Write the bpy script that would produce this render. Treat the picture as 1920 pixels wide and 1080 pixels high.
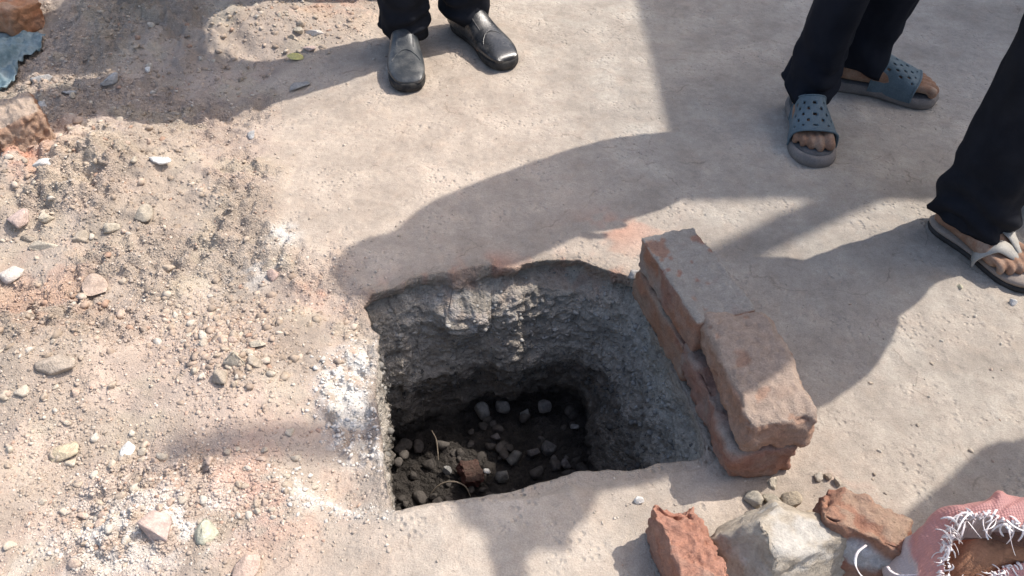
import bpy, bmesh, math, random
import numpy as np
from mathutils import Vector, Matrix

scene = bpy.context.scene
for o in list(bpy.data.objects):
    bpy.data.objects.remove(o)

# ------------------------------------------------------------------ camera, sky, sun, exposure
PITCH = math.radians(44.0)
CAM_H = 1.126
FPX = 1600.0                      # focal length in pixels of the 1920 wide photograph
SUN_EL, SUN_AZ = 54.0, 25.0       # the sun stands towards (+x, +y)

cam_data = bpy.data.cameras.new('camera')
cam_data.sensor_width = 36.0
cam_data.lens = 36.0 * FPX / 1920.0
cam_data.clip_start = 0.02
cam_data.clip_end = 500.0
cam = bpy.data.objects.new('camera', cam_data)
scene.collection.objects.link(cam)
cam.location = (0, 0, CAM_H)
cam.rotation_euler = (math.pi / 2 - PITCH, 0, 0)
scene.camera = cam

world = bpy.data.worlds.new('World')
scene.world = world
world.use_nodes = True
wn = world.node_tree.nodes
wl = world.node_tree.links
sky = wn.new('ShaderNodeTexSky')
sky.sky_type = 'NISHITA'
sky.sun_disc = False
sky.sun_elevation = math.radians(SUN_EL)
sky.sun_rotation = math.radians(90 - SUN_AZ)
sky.dust_density = 4.0
sky.air_density = 1.0
wl.new(sky.outputs[0], wn['Background'].inputs[0])
wn['Background'].inputs[1].default_value = 0.15

sun_data = bpy.data.lights.new('sun', 'SUN')
sun_data.energy = 2.9
sun_data.angle = math.radians(0.53)
sun_data.color = (1.0, 0.94, 0.87)
sun = bpy.data.objects.new('sun', sun_data)
scene.collection.objects.link(sun)
_el, _az = math.radians(SUN_EL), math.radians(SUN_AZ)
TO_SUN = Vector((math.cos(_el) * math.cos(_az), math.cos(_el) * math.sin(_az), math.sin(_el)))
sun.rotation_euler = TO_SUN.to_track_quat('Z', 'Y').to_euler()
sun.location = TO_SUN * 20

scene.view_settings.view_transform = 'Standard'
scene.view_settings.look = 'None'
scene.view_settings.gamma = 1
scene.view_settings.exposure = 0.74
scene.view_settings.use_curve_mapping = False
scene.render.engine = 'CYCLES'
scene.cycles.max_bounces = 6
try:
    scene.cycles.use_denoising = True
except Exception:
    pass

# ------------------------------------------------------------------ numeric helpers
SP, CP = math.sin(PITCH), math.cos(PITCH)

def G(px, py, z=0.0):
    """the point at height z that the photograph shows at pixel (px, py)"""
    u, v = (px - 960) / FPX, (py - 540) / FPX
    t = (CAM_H - z) / (SP + v * CP)
    return np.array((u * t, t * (CP - v * SP), z))

def hash3(ix, iy, iz, seed):
    h = (ix.astype(np.int64) * 374761393 + iy.astype(np.int64) * 668265263 + iz.astype(np.int64) * 2147483647 + seed * 974634777) & 0xFFFFFFFF
    h = ((h ^ (h >> 13)) * 1274126177) & 0xFFFFFFFF
    h = ((h ^ (h >> 16)) * 2246822519) & 0xFFFFFFFF
    return (((h ^ (h >> 15)) & 0xFFFF) / 32767.5) - 1.0

def vn3(x, y, z, seed=0):
    x, y, z = np.broadcast_arrays(np.asarray(x, float), np.asarray(y, float), np.asarray(z, float))
    ix, iy, iz = np.floor(x), np.floor(y), np.floor(z)
    fx, fy, fz = x - ix, y - iy, z - iz
    fx, fy, fz = [f * f * f * (f * (f * 6 - 15) + 10) for f in (fx, fy, fz)]
    r = 0
    for a in (0, 1):
        for b in (0, 1):
            for c in (0, 1):
                w = (fx if a else 1 - fx) * (fy if b else 1 - fy) * (fz if c else 1 - fz)
                r = r + w * hash3(ix + a, iy + b, iz + c, seed)
    return r

def vn2(x, y, seed=0):
    x, y = np.broadcast_arrays(np.asarray(x, float), np.asarray(y, float))
    ix, iy = np.floor(x), np.floor(y)
    fx, fy = x - ix, y - iy
    fx, fy = [f * f * f * (f * (f * 6 - 15) + 10) for f in (fx, fy)]
    z = np.zeros_like(ix)
    r = 0
    for a in (0, 1):
        for b in (0, 1):
            w = (fx if a else 1 - fx) * (fy if b else 1 - fy)
            r = r + w * hash3(ix + a, iy + b, z, seed)
    return r

def fbm2(x, y, f, octv=4, seed=0, gain=.5):
    r, a, s = 0, 1.0, 0
    c, sn = math.cos(.6), math.sin(.6)
    for k in range(octv):
        r = r + a * vn2(x * f + 17.3 * k, y * f - 9.1 * k, seed + k)
        x, y = c * x - sn * y, sn * x + c * y
        s += a
        a *= gain
        f *= 2.03
    return r / s * 1.6

def fbm3(p, f, octv=4, seed=0, gain=.5):
    r, a, s = 0, 1.0, 0
    for k in range(octv):
        r = r + a * vn3(p[..., 0] * f + 5.7 * k, p[..., 1] * f + 3.1 * k, p[..., 2] * f - 8.3 * k, seed + k)
        s += a
        a *= gain
        f *= 2.03
    return r / s * 1.6

def sstep(a, b, x):
    t = np.clip((x - a) / (b - a), 0, 1)
    return t * t * (3 - 2 * t)

def poly_sd(x, y, poly):
    """signed distance to a polygon, negative inside"""
    d = np.full(np.shape(x), 1e9)
    ins = np.zeros(np.shape(x), bool)
    n = len(poly)
    for i in range(n):
        ax, ay = poly[i][0], poly[i][1]
        bx, by = poly[(i + 1) % n][0], poly[(i + 1) % n][1]
        ex, ey = bx - ax, by - ay
        wx, wy = x - ax, y - ay
        t = np.clip((wx * ex + wy * ey) / (ex * ex + ey * ey + 1e-12), 0, 1)
        d = np.minimum(d, (wx - ex * t) ** 2 + (wy - ey * t) ** 2)
        c = ((ay <= y) & (by > y)) | ((by <= y) & (ay > y))
        with np.errstate(divide='ignore', invalid='ignore'):
            xi = ax + (y - ay) / (ey if abs(ey) > 1e-12 else 1e-12) * ex
        ins ^= c & (x < xi)
    d = np.sqrt(d)
    return np.where(ins, -d, d)

def GP(*pts):
    return [G(a, b)[:2] for a, b in pts]

def catmull(ctrl, n):
    """closed Catmull-Rom through the rows of ctrl, n samples evenly spread by chord length of the first two columns"""
    P = np.asarray(ctrl, float)
    m = len(P)
    seg = np.linalg.norm(np.roll(P, -1, 0)[:, :2] - P[:, :2], axis=1)
    cum = np.concatenate(([0], np.cumsum(seg)))
    s = np.linspace(0, cum[-1], n, endpoint=False)
    k = np.clip(np.searchsorted(cum, s, side='right') - 1, 0, m - 1)
    t = ((s - cum[k]) / seg[k])[:, None]
    a, b, c, d = P[(k - 1) % m], P[k], P[(k + 1) % m], P[(k + 2) % m]
    return .5 * (2 * b + (c - a) * t + (2 * a - 5 * b + 4 * c - d) * t ** 2 + (3 * b - a - 3 * c + d) * t ** 3)

# ------------------------------------------------------------------ object helpers
def origin_of(parent):
    v = Vector((0, 0, 0))
    while parent is not None:
        v += parent.location
        parent = parent.parent
    return v

def link_mesh(name, verts, faces, mat, parent=None, loc=None, smooth=True, col=None, attrs=None):
    """one mesh object; verts are world coordinates, the origin goes to loc (or to its parent)"""
    verts = np.asarray(verts, float).reshape(-1, 3)
    base = origin_of(parent)
    l = Vector((0, 0, 0))
    if loc is not None:
        l = Vector(loc) - base
    off = base + l
    me = bpy.data.meshes.new(name)
    v = (verts - np.array(off)).astype(np.float32)
    if isinstance(faces, np.ndarray):
        k = faces.shape[1]
        me.vertices.add(len(v))
        me.vertices.foreach_set('co', v.ravel())
        me.loops.add(faces.size)
        me.loops.foreach_set('vertex_index', faces.astype(np.int32).ravel())
        me.polygons.add(len(faces))
        me.polygons.foreach_set('loop_start', np.arange(0, faces.size, k, dtype=np.int32))
        me.update(calc_edges=True)
    else:
        me.from_pydata([tuple(p) for p in v], [], [tuple(int(i) for i in f) for f in faces])
    me.validate()
    if smooth:
        me.polygons.foreach_set('use_smooth', np.ones(len(me.polygons), bool))
    if col is not None:
        a = me.attributes.new('Col', 'FLOAT_COLOR', 'POINT')
        c = np.ones((len(v), 4), np.float32)
        c[:, :3] = col
        a.data.foreach_set('color', c.ravel())
    for k_, val in (attrs or {}).items():
        a = me.attributes.new(k_, 'FLOAT', 'POINT')
        a.data.foreach_set('value', np.asarray(val, np.float32))
    if mat is not None:
        me.materials.append(mat)
    o = bpy.data.objects.new(name, me)
    scene.collection.objects.link(o)
    o.location = l
    if parent is not None:
        o.parent = parent
    return o

def tag(o, label=None, cat=None, group=None, kind=None):
    if label: o['label'] = label
    if cat: o['category'] = cat
    if group: o['group'] = group
    if kind: o['kind'] = kind
    return o

def empty(name, loc, label, cat, group=None):
    o = bpy.data.objects.new(name, None)
    scene.collection.objects.link(o)
    o.location = loc
    o.empty_display_size = .1
    return tag(o, label, cat, group)

class MB:
    """collects closed tubes, lofts and boxes into one mesh"""
    def __init__(self):
        self.v, self.f, self.n = [], [], 0
    def add(self, v, f):
        v = np.asarray(v, float).reshape(-1, 3)
        self.v.append(v)
        self.f += [tuple(i + self.n for i in q) for q in f]
        self.n += len(v)
    def loft(self, rings, cap0=True, cap1=True, closed=True):
        rings = [np.asarray(r, float) for r in rings]
        k = len(rings[0])
        f = []
        for i in range(len(rings) - 1):
            for j in range(k if closed else k - 1):
                a, b = i * k + j, i * k + (j + 1) % k
                f.append((a, b, b + k, a + k))
        v = np.concatenate(rings)
        n = len(v)
        ex = []
        if cap0:
            ex.append(rings[0].mean(0)); c = n + len(ex) - 1
            f += [(c, (j + 1) % k, j) for j in range(k)]
        if cap1:
            ex.append(rings[-1].mean(0)); c = n + len(ex) - 1
            o_ = (len(rings) - 1) * k
            f += [(c, o_ + j, o_ + (j + 1) % k) for j in range(k)]
        if ex:
            v = np.concatenate([v, np.array(ex)])
        self.add(v, f)
    def tube(self, pts, rad, seg=12, sub=6, flat=1.0, up=None):
        """rounded tube along a smooth path"""
        pts = np.asarray(pts, float)
        rad = np.asarray(rad if np.ndim(rad) else [rad] * len(pts), float)
        P, R = smooth_path(pts, rad, sub)
        rings = []
        tg = np.gradient(P, axis=0)
        tg /= np.linalg.norm(tg, axis=1)[:, None] + 1e-9
        ref = np.array((0, 0, 1.0)) if up is None else np.asarray(up, float)
        prev = None
        ang = np.linspace(0, 2 * math.pi, seg, endpoint=False)
        def ring(c, r, t):
            nonlocal prev
            if prev is None:
                a = np.cross(t, ref)
                if np.linalg.norm(a) < .05:
                    a = np.cross(t, (0.0, 1.0, .3))
            else:
                a = prev - t * prev.dot(t)
            a /= np.linalg.norm(a) + 1e-9
            prev = a
            b = np.cross(t, a)
            return c + r * (np.cos(ang)[:, None] * a + flat * np.sin(ang)[:, None] * b)
        for q in (.15, .6, .9):
            rings.append(ring(P[0] - tg[0] * R[0] * math.sqrt(1 - q * q), R[0] * q, tg[0]))
        for c, r, t in zip(P, R, tg):
            rings.append(ring(c, r, t))
        for q in (.9, .6, .15):
            rings.append(ring(P[-1] + tg[-1] * R[-1] * math.sqrt(1 - q * q), R[-1] * q, tg[-1]))
        self.loft(rings)
    def ball(self, c, r, seg=14, rot=None):
        c = np.asarray(c, float)
        r = np.asarray(r if np.ndim(r) else (r, r, r), float)
        rings = []
        ang = np.linspace(0, 2 * math.pi, seg, endpoint=False)
        for ph in np.linspace(.12, math.pi - .12, seg // 2 + 1):
            q = np.stack([np.cos(ang) * math.sin(ph), np.sin(ang) * math.sin(ph), np.full(seg, -math.cos(ph))], 1) * r
            if rot is not None:
                q = q @ rot.T
            rings.append(c + q)
        self.loft(rings)
    def box(self, c, d, rz=0):
        c, d = np.asarray(c, float), np.asarray(d, float) / 2
        s = np.array([(-1, -1, -1), (1, -1, -1), (1, 1, -1), (-1, 1, -1), (-1, -1, 1), (1, -1, 1), (1, 1, 1), (-1, 1, 1)], float) * d
        R = np.array([[math.cos(rz), -math.sin(rz), 0], [math.sin(rz), math.cos(rz), 0], [0, 0, 1]])
        self.add(s @ R.T + c, [(0, 3, 2, 1), (4, 5, 6, 7), (0, 1, 5, 4), (1, 2, 6, 5), (2, 3, 7, 6), (3, 0, 4, 7)])
    def build(self, name, mat, parent=None, loc=None, smooth=True):
        return link_mesh(name, np.concatenate(self.v), self.f, mat, parent, loc, smooth)

def smooth_path(pts, rad, sub):
    pts = np.asarray(pts, float)
    n = len(pts)
    if n < 3 or sub < 2:
        t = np.linspace(0, n - 1, max(2, (n - 1) * max(1, sub) + 1))
        k = np.minimum(t.astype(int), n - 2)
        f = (t - k)
        return pts[k] * (1 - f)[:, None] + pts[k + 1] * f[:, None], rad[k] * (1 - f) + rad[k + 1] * f
    E = np.concatenate([[2 * pts[0] - pts[1]], pts, [2 * pts[-1] - pts[-2]]])
    P, R = [], []
    for i in range(n - 1):
        a, b, c, d = E[i], E[i + 1], E[i + 2], E[i + 3]
        for t in np.linspace(0, 1, sub, endpoint=False):
            P.append(.5 * (2 * b + (c - a) * t + (2 * a - 5 * b + 4 * c - d) * t * t + (3 * b - a - 3 * c + d) * t ** 3))
            s = t * t * (3 - 2 * t)
            R.append(rad[i] * (1 - s) + rad[i + 1] * s)
    P.append(pts[-1]); R.append(rad[-1])
    return np.array(P), np.array(R)

# ------------------------------------------------------------------ materials
def new_mat(name):
    m = bpy.data.materials.new(name)
    m.use_nodes = True
    nt = m.node_tree
    return m, nt.nodes, nt.links, nt.nodes['Principled BSDF']

def _noise(n, l, co, scale, detail=4, rough=.55):
    t = n.new('ShaderNodeTexNoise')
    t.inputs['Scale'].default_value = scale
    t.inputs['Detail'].default_value = detail
    t.inputs['Roughness'].default_value = rough
    l.new(co, t.inputs['Vector'])
    return t

def _range(n, l, src, a, b, c, d):
    t = n.new('ShaderNodeMapRange')
    t.inputs[1].default_value, t.inputs[2].default_value = a, b
    t.inputs[3].default_value, t.inputs[4].default_value = c, d
    l.new(src, t.inputs[0])
    return t.outputs[0]

def _math(n, l, op, a, b):
    t = n.new('ShaderNodeMath')
    t.operation = op
    for i, q in enumerate((a, b)):
        if isinstance(q, (int, float)): t.inputs[i].default_value = q
        else: l.new(q, t.inputs[i])
    return t.outputs[0]

def _mix(n, l, fac, a, b, blend='MIX'):
    t = n.new('ShaderNodeMix')
    t.data_type = 'RGBA'
    t.blend_type = blend
    for i, q in ((0, fac), (6, a), (7, b)):
        if isinstance(q, (int, float)): t.inputs[i].default_value = q
        elif isinstance(q, (tuple, list)): t.inputs[i].default_value = tuple(q) + (1,) * (4 - len(q))
        else: l.new(q, t.inputs[i])
    return t.outputs[2]

def _bump(n, l, h, dist, strength=1.0, normal=None):
    t = n.new('ShaderNodeBump')
    t.inputs['Strength'].default_value = strength
    t.inputs['Distance'].default_value = dist
    l.new(h, t.inputs['Height'])
    if normal is not None: l.new(normal, t.inputs['Normal'])
    return t.outputs[0]

def earth_mat(name, bump=1.0, rough=.95, pebble=260):
    """dusty soil: colour from the point attribute, broken up by grain"""
    m, n, l, b = new_mat(name)
    co = n.new('ShaderNodeTexCoord').outputs['Object']
    at = n.new('ShaderNodeAttribute'); at.attribute_name = 'Col'
    rb = n.new('ShaderNodeAttribute'); rb.attribute_name = 'rub'
    n1 = _noise(n, l, co, 9, 5)
    n2 = _noise(n, l, co, 75, 5, .65)
    n3 = _noise(n, l, co, 420, 3, .6)
    vo = n.new('ShaderNodeTexVoronoi'); vo.inputs['Scale'].default_value = pebble
    l.new(co, vo.inputs['Vector'])
    k = _math(n, l, 'MULTIPLY', _range(n, l, n1.outputs[0], .3, .7, .86, 1.13), _range(n, l, n2.outputs[0], .25, .75, .88, 1.11))
    k = _math(n, l, 'MULTIPLY', k, _range(n, l, n3.outputs[0], .25, .75, .80, 1.18))
    sep = n.new('ShaderNodeSeparateColor'); l.new(vo.outputs['Color'], sep.inputs[0])
    pv = _range(n, l, sep.outputs[0], 0, 1, -.11, .11)
    k = _math(n, l, 'MULTIPLY', k, _math(n, l, 'ADD', 1.0, _math(n, l, 'MULTIPLY', pv, rb.outputs['Fac'])))
    comb = n.new('ShaderNodeCombineColor')
    for i in range(3): l.new(k, comb.inputs[i])
    c = _mix(n, l, 1.0, at.outputs['Color'], comb.outputs[0], 'MULTIPLY')
    tint = _noise(n, l, co, 21, 4)
    c = _mix(n, l, _range(n, l, tint.outputs[0], .5, .75, 0, .3), c, _mix(n, l, 1.0, c, (1.06, .93, .85), 'MULTIPLY'))
    wv = n.new('ShaderNodeVectorMath'); wv.operation = 'MULTIPLY_ADD'; wv.inputs[1].default_value = (.09, .09, .09)
    l.new(n1.outputs['Color'], wv.inputs[0]); l.new(co, wv.inputs[2])
    vc = n.new('ShaderNodeTexVoronoi'); vc.feature = 'DISTANCE_TO_EDGE'; vc.inputs['Scale'].default_value = 2.3; l.new(wv.outputs[0], vc.inputs['Vector'])
    crack = _math(n, l, 'MULTIPLY', _range(n, l, vc.outputs['Distance'], .0, .005, 1, 0), _range(n, l, tint.outputs[0], .45, .6, 0, 1))
    crack = _math(n, l, 'MULTIPLY', crack, _math(n, l, 'SUBTRACT', 1.0, rb.outputs['Fac']))
    c = _mix(n, l, _math(n, l, 'MULTIPLY', crack, .45), c, (.12, .10, .08))
    l.new(c, b.inputs['Base Color'])
    b.inputs['Roughness'].default_value = rough
    b.inputs['Specular IOR Level'].default_value = .25
    h = _math(n, l, 'ADD', _math(n, l, 'MULTIPLY', n2.outputs[0], .9), _math(n, l, 'MULTIPLY', n3.outputs[0], .35))
    h = _math(n, l, 'ADD', h, _math(n, l, 'MULTIPLY', _math(n, l, 'MULTIPLY', vo.outputs['Distance'], -.35), rb.outputs['Fac']))
    pm = _range(n, l, n1.outputs[0], .47, .62, 0, 1)
    vp = n.new('ShaderNodeTexVoronoi'); vp.inputs['Scale'].default_value = 85; l.new(co, vp.inputs['Vector'])
    pits = _math(n, l, 'MULTIPLY', _range(n, l, vp.outputs['Distance'], .0, .42, -1.1, 0), pm)
    pits = _math(n, l, 'MULTIPLY', pits, _math(n, l, 'SUBTRACT', 1.0, rb.outputs['Fac']))
    h = _math(n, l, 'ADD', h, pits)
    h = _math(n, l, 'MULTIPLY', h, _math(n, l, 'ADD', .55, _math(n, l, 'MULTIPLY', rb.outputs['Fac'], .75)))
    l.new(_bump(n, l, h, .006 * bump), b.inputs['Normal'])
    return m

def solid_mat(name, c1, c2, scale=30, rough=.9, bump=.002, bscale=120, c3=None, spec=.25, thr=(.4, .62), c3t=(.56, .7)):
    """two or three tones in patches with a grainy relief (stone, brick, leather, cloth)"""
    m, n, l, b = new_mat(name)
    co = n.new('ShaderNodeTexCoord').outputs['Object']
    n1 = _noise(n, l, co, scale, 5, .6)
    n2 = _noise(n, l, co, bscale, 5, .65)
    c = _mix(n, l, _range(n, l, n1.outputs[0], thr[0], thr[1], 0, 1), c1, c2)
    if c3:
        mp = n.new('ShaderNodeVectorMath'); mp.operation = 'ADD'; mp.inputs[1].default_value = (3.7, 1.9, 8.1)
        l.new(co, mp.inputs[0])
        n4 = _noise(n, l, mp.outputs[0], scale * .7, 5, .6)
        c = _mix(n, l, _range(n, l, n4.outputs[0], c3t[0], c3t[1], 0, 1), c, c3)
    g = _range(n, l, n2.outputs[0], .25, .75, .78, 1.2)
    comb = n.new('ShaderNodeCombineColor')
    for i in range(3): l.new(g, comb.inputs[i])
    c = _mix(n, l, 1.0, c, comb.outputs[0], 'MULTIPLY')
    l.new(c, b.inputs['Base Color'])
    b.inputs['Roughness'].default_value = rough
    b.inputs['Specular IOR Level'].default_value = spec
    if bump:
        l.new(_bump(n, l, n2.outputs[0], bump), b.inputs['Normal'])
    return m

def attr_mat(name, scale=60, bscale=170, bump=.003, rough=.93):
    """colour from the point attribute with grain on top (bricks, stones)"""
    m, n, l, b = new_mat(name)
    co = n.new('ShaderNodeTexCoord').outputs['Object']
    at = n.new('ShaderNodeAttribute'); at.attribute_name = 'Col'
    n1 = _noise(n, l, co, scale, 5, .6)
    n2 = _noise(n, l, co, bscale, 6, .7)
    k = _math(n, l, 'MULTIPLY', _range(n, l, n1.outputs[0], .3, .7, .84, 1.16), _range(n, l, n2.outputs[0], .25, .75, .74, 1.24))
    comb = n.new('ShaderNodeCombineColor')
    for i in range(3): l.new(k, comb.inputs[i])
    l.new(_mix(n, l, 1.0, at.outputs['Color'], comb.outputs[0], 'MULTIPLY'), b.inputs['Base Color'])
    b.inputs['Roughness'].default_value = rough
    b.inputs['Specular IOR Level'].default_value = .2
    h = _math(n, l, 'ADD', n2.outputs[0], _math(n, l, 'MULTIPLY', n1.outputs[0], .6))
    l.new(_bump(n, l, h, bump), b.inputs['Normal'])
    return m

M_GROUND = earth_mat('dusty_ground')
M_PIT = earth_mat('pit_earth', 2.2, pebble=150)
M_GRAVEL = attr_mat('gravel_grains', 60, 160, .0004)
M_BRICK = attr_mat('brick_clay', 70, 330, .005)
M_ROCK = attr_mat('stone_face', 50, 190, .003)
M_PEBBLE = attr_mat('pebble_face', 2.2, 7, .0015)

# ------------------------------------------------------------------ the ground
RUB_POLY = GP((-300, 1500), (-300, -200), (720, -120), (690, 70), (600, 120), (500, 150), (480, 260), (500, 330), (600, 480), (660, 600),
              (690, 640), (690, 760), (600, 820), (500, 860), (510, 960), (540, 1200))
PIT_CTRL = [  # pixel of the rim, then inward offsets (metres) at mid depth and at the floor
    (688, 565, .02, -.035, -.02, -.03), (757, 531, .0, -.06, -.02, -.05), (830, 508, 0, -.055, 0, -.02), (930, 498, 0, -.05, 0, -.005),
    (1040, 491, 0, -.05, 0, -.005), (1130, 501, -.01, -.05, -.02, -.01), (1192, 522, -.04, -.05, -.07, -.04), (1225, 600, -.035, -.02, -.085, -.02),
    (1263, 690, -.035, 0, -.09, 0), (1298, 770, -.04, 0, -.09, 0), (1322, 848, -.05, .01, -.09, .02), (1240, 868, -.01, .01, -.03, .02),
    (1130, 884, 0, .0, 0, .01), (1086, 886, 0, -.005, 0, -.01), (985, 915, 0, -.01, 0, -.02), (880, 942, 0, -.01, 0, -.02), (800, 951, 0, -.01, 0, -.02),
    (738, 957, -.005, -.01, -.02, -.02), (722, 880, -.005, 0, -.03, 0), (712, 800, -.005, 0, -.035, 0), (702, 720, -.005, 0, -.03, 0), (712, 642, 0, 0, -.02, 0), (684, 605, .01, -.01, -.01, -.01)]
RIM_W = [np.concatenate([G(c[0], c[1])[:2], c[2:]]) for c in PIT_CTRL]
PIT_LOOP = catmull(RIM_W, 900)
_j = fbm2(PIT_LOOP[:, 0], PIT_LOOP[:, 1], 16, 4, 71)
_k = fbm2(PIT_LOOP[:, 0], PIT_LOOP[:, 1], 16, 4, 93)
_fade = .0045 + .010 * sstep(.85, 1.1, PIT_LOOP[:, 1])
PIT_LOOP[:, 0] += _fade * _j
PIT_LOOP[:, 1] += _fade * _k
PIT_POLY = [tuple(p) for p in PIT_LOOP[::4, :2]]

def gauss(x, y, c, sx, sy, rot=0.0):
    dx, dy = x - c[0], y - c[1]
    cr, sr = math.cos(rot), math.sin(rot)
    u, w = cr * dx + sr * dy, -sr * dx + cr * dy
    return np.exp(-.5 * ((u / sx) ** 2 + (w / sy) ** 2))

def rubble(x, y):
    d = poly_sd(x, y, RUB_POLY) + .05 * fbm2(x, y, 7, 3, 11)
    return 1 - sstep(-.06, .05, d)

SLAB_POLY = GP((470, 862), (520, 880), (570, 925), (650, 952), (738, 962), (900, 950), (1330, 880), (1420, 1300), (440, 1300))
LIME_LIP = GP((640, 655), (700, 630), (725, 650), (705, 700), (705, 770), (722, 850), (690, 850), (640, 830), (590, 760), (600, 690))
LIME_RUN = GP((500, 880), (545, 868), (610, 905), (690, 945), (738, 958), (738, 985), (640, 975), (550, 945))

def patch_mask(x, y):
    return .12 + .88 * sstep(-.25, .3, fbm2(x, y, 5.5, 3, 41))

def H(x, y, R=None):
    x, y = np.asarray(x, float), np.asarray(y, float)
    if R is None: R = rubble(x, y)
    h = .085 * gauss(x, y, G(335, 60), .17, .13) + .05 * gauss(x, y, G(180, 20), .2, .1)
    b = gauss(x, y, G(120, 330), .20, .13) + .6 * gauss(x, y, G(230, 300), .10, .07)
    h = h + .06 * b
    h = h + .03 * gauss(x, y, G(60, 690), .14, .06) + .035 * gauss(x, y, G(560, 40), .12, .1)
    h = h - .02 * gauss(x, y, G(430, 200), .25, .07, .35)
    h = h - .035 * gauss(x, y, G(655, 835), .05, .13, -.1)
    h = h - .012 * gauss(x, y, G(610, 890), .06, .03, -.5)
    slab = 1 - sstep(-.012, .012, poly_sd(x, y, SLAB_POLY) + .008 * fbm2(x, y, 14, 3, 47))
    h = h + .022 * slab * sstep(-.43, -.29, x) * (1 - sstep(-.05, .25, x))
    lw = 1 - sstep(-.02, .02, poly_sd(x, y, LIME_LIP))
    h = h + lw * (.016 * (np.abs(fbm2(x, y, 22, 3, 48)) - .3) + .008 * fbm2(x, y, 60, 3, 49))
    far = np.clip(1 - np.maximum(np.abs(x) - 3, 0) / 4, 0, 1) * np.clip(1 - np.maximum(np.abs(y - 1.4) - 3, 0) / 4, 0, 1)
    h = h * far
    ridge = np.maximum(gauss(x, y, G(140, 330), .20, .12), .8 * gauss(x, y, G(330, 90), .16, .10))
    h = h + R * ridge * (.034 * (np.abs(fbm2(x, y, 12, 4, 43)) - .3) + .016 * fbm2(x, y, 27, 3, 45))
    patchy = .12 + .88 * sstep(-.25, .35, fbm2(x, y, 5.5, 3, 41))
    cl = np.abs(fbm2(x, y, 34, 3, 23))
    rough = .016 * fbm2(x, y, 6, 3, 21) + patchy * (.016 * (cl - .25) + .0065 * fbm2(x, y, 50, 3, 25) + .0018 * fbm2(x, y, 140, 2, 27))
    flat = .005 * fbm2(x, y, 2.6, 3, 31) + .0016 * fbm2(x, y, 24, 3, 33) + .0009 * fbm2(x, y, 90, 2, 35)
    return h + (R * rough + (1 - R) * flat) * np.clip(far, .15, 1)

def ground_color(x, y, R):
    n1 = fbm2(x, y, 3.2, 4, 51)
    n2 = fbm2(x, y, 13, 4, 53)
    n3 = fbm2(x, y, 40, 3, 57)
    tan = np.array((.415, .35, .287)); pink = np.array((.425, .335, .275)); grey = np.array((.365, .32, .268)); cement = np.array((.335, .318, .295))
    c = np.broadcast_to(tan, x.shape + (3,)).copy()
    def mix(w, q):
        nonlocal c
        w = np.clip(w, 0, 1)[..., None]
        c = c * (1 - w) + np.asarray(q) * w
    mix(R * (.45 + .5 * n1), pink)
    mix(R * sstep(.1, .6, n2) * .5, (.40, .35, .27))
    mix(R * sstep(.15, .7, fbm2(x, y, 5, 3, 61)) * .6, (.32, .27, .215))
    right = sstep(-.02, .35, poly_sd(x, y, GP((640, -300), (1150, 560), (1330, 880), (700, 960), (900, 1400), (-900, 1500), (-900, -300))) + .06 * n1)
    mix(right * .9, grey)
    mix(right * sstep(.0, .6, n2) * .4, (.40, .365, .31))
    mix(gauss(x, y, G(1750, 150), .5, .35) * .8, cement)
    near = 1 - sstep(-.03, .03, poly_sd(x, y, GP((700, 955), (1330, 870), (1400, 1250), (800, 1250))) + .03 * n2)
    mix(near * .7, (.385, .335, .28))
    for px, py, r, w in ((1165, 432, .06, .5), (612, 545, .035, .45), (455, 940, .09, .5), (600, 15, .1, .4), (70, 560, .1, .3), (830, 518, .04, .7), (930, 498, .03, .55), (1030, 496, .03, .5), (1110, 505, .04, .8), (735, 560, .04, .5), (40, 330, .06, .8), (1570, 950, .05, .35)):
        g = gauss(x, y, G(px, py), r, r * .8) * sstep(-.35, .45, n2 + .5 * n3)
        mix(w * g * 1.25, (.43, .215, .145))
    lime = .9 * gauss(x, y, G(533, 443), .019, .022) * 1.7 + .9 * gauss(x, y, G(465, 515), .035, .022, .6) + .75 * gauss(x, y, G(250, 1000), .10, .06, .3) + .4 * gauss(x, y, G(370, 990), .05, .03)
    lime = lime * sstep(-.5, .35, n2 * .6 + n3)
    d1 = poly_sd(x, y, LIME_LIP); d2 = poly_sd(x, y, LIME_RUN)
    n5 = fbm2(x, y, 95, 2, 59)
    lime = np.maximum(lime, (1 - sstep(-.03, .03, d1 + .022 * n2 + .012 * n3)) * sstep(-.15, .4, .7 * n3 + .45 * n2 + .6 * n5 + .12))
    lime = np.maximum(lime, .8 * (1 - sstep(-.03, .012, d2 + .02 * n2 + .01 * n3)) * sstep(-.7, .1, n3 + .6 * n2))
    mix(lime, (.57, .545, .50))
    c *= (1 + .07 * n1 + .08 * n2 + .06 * n3)[..., None]
    return np.clip(c, .02, .8)

def graded(lo, hi, step, far_lo, far_hi):
    a = np.arange(lo, hi + step * .5, step)
    out_hi, s, p = [], step, a[-1]
    while p < far_hi:
        s *= 1.22; p += s; out_hi.append(p)
    out_lo, s, p = [], step, a[0]
    while p > far_lo:
        s *= 1.22; p -= s; out_lo.append(p)
    return np.concatenate([out_lo[::-1], a, out_hi])

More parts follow.
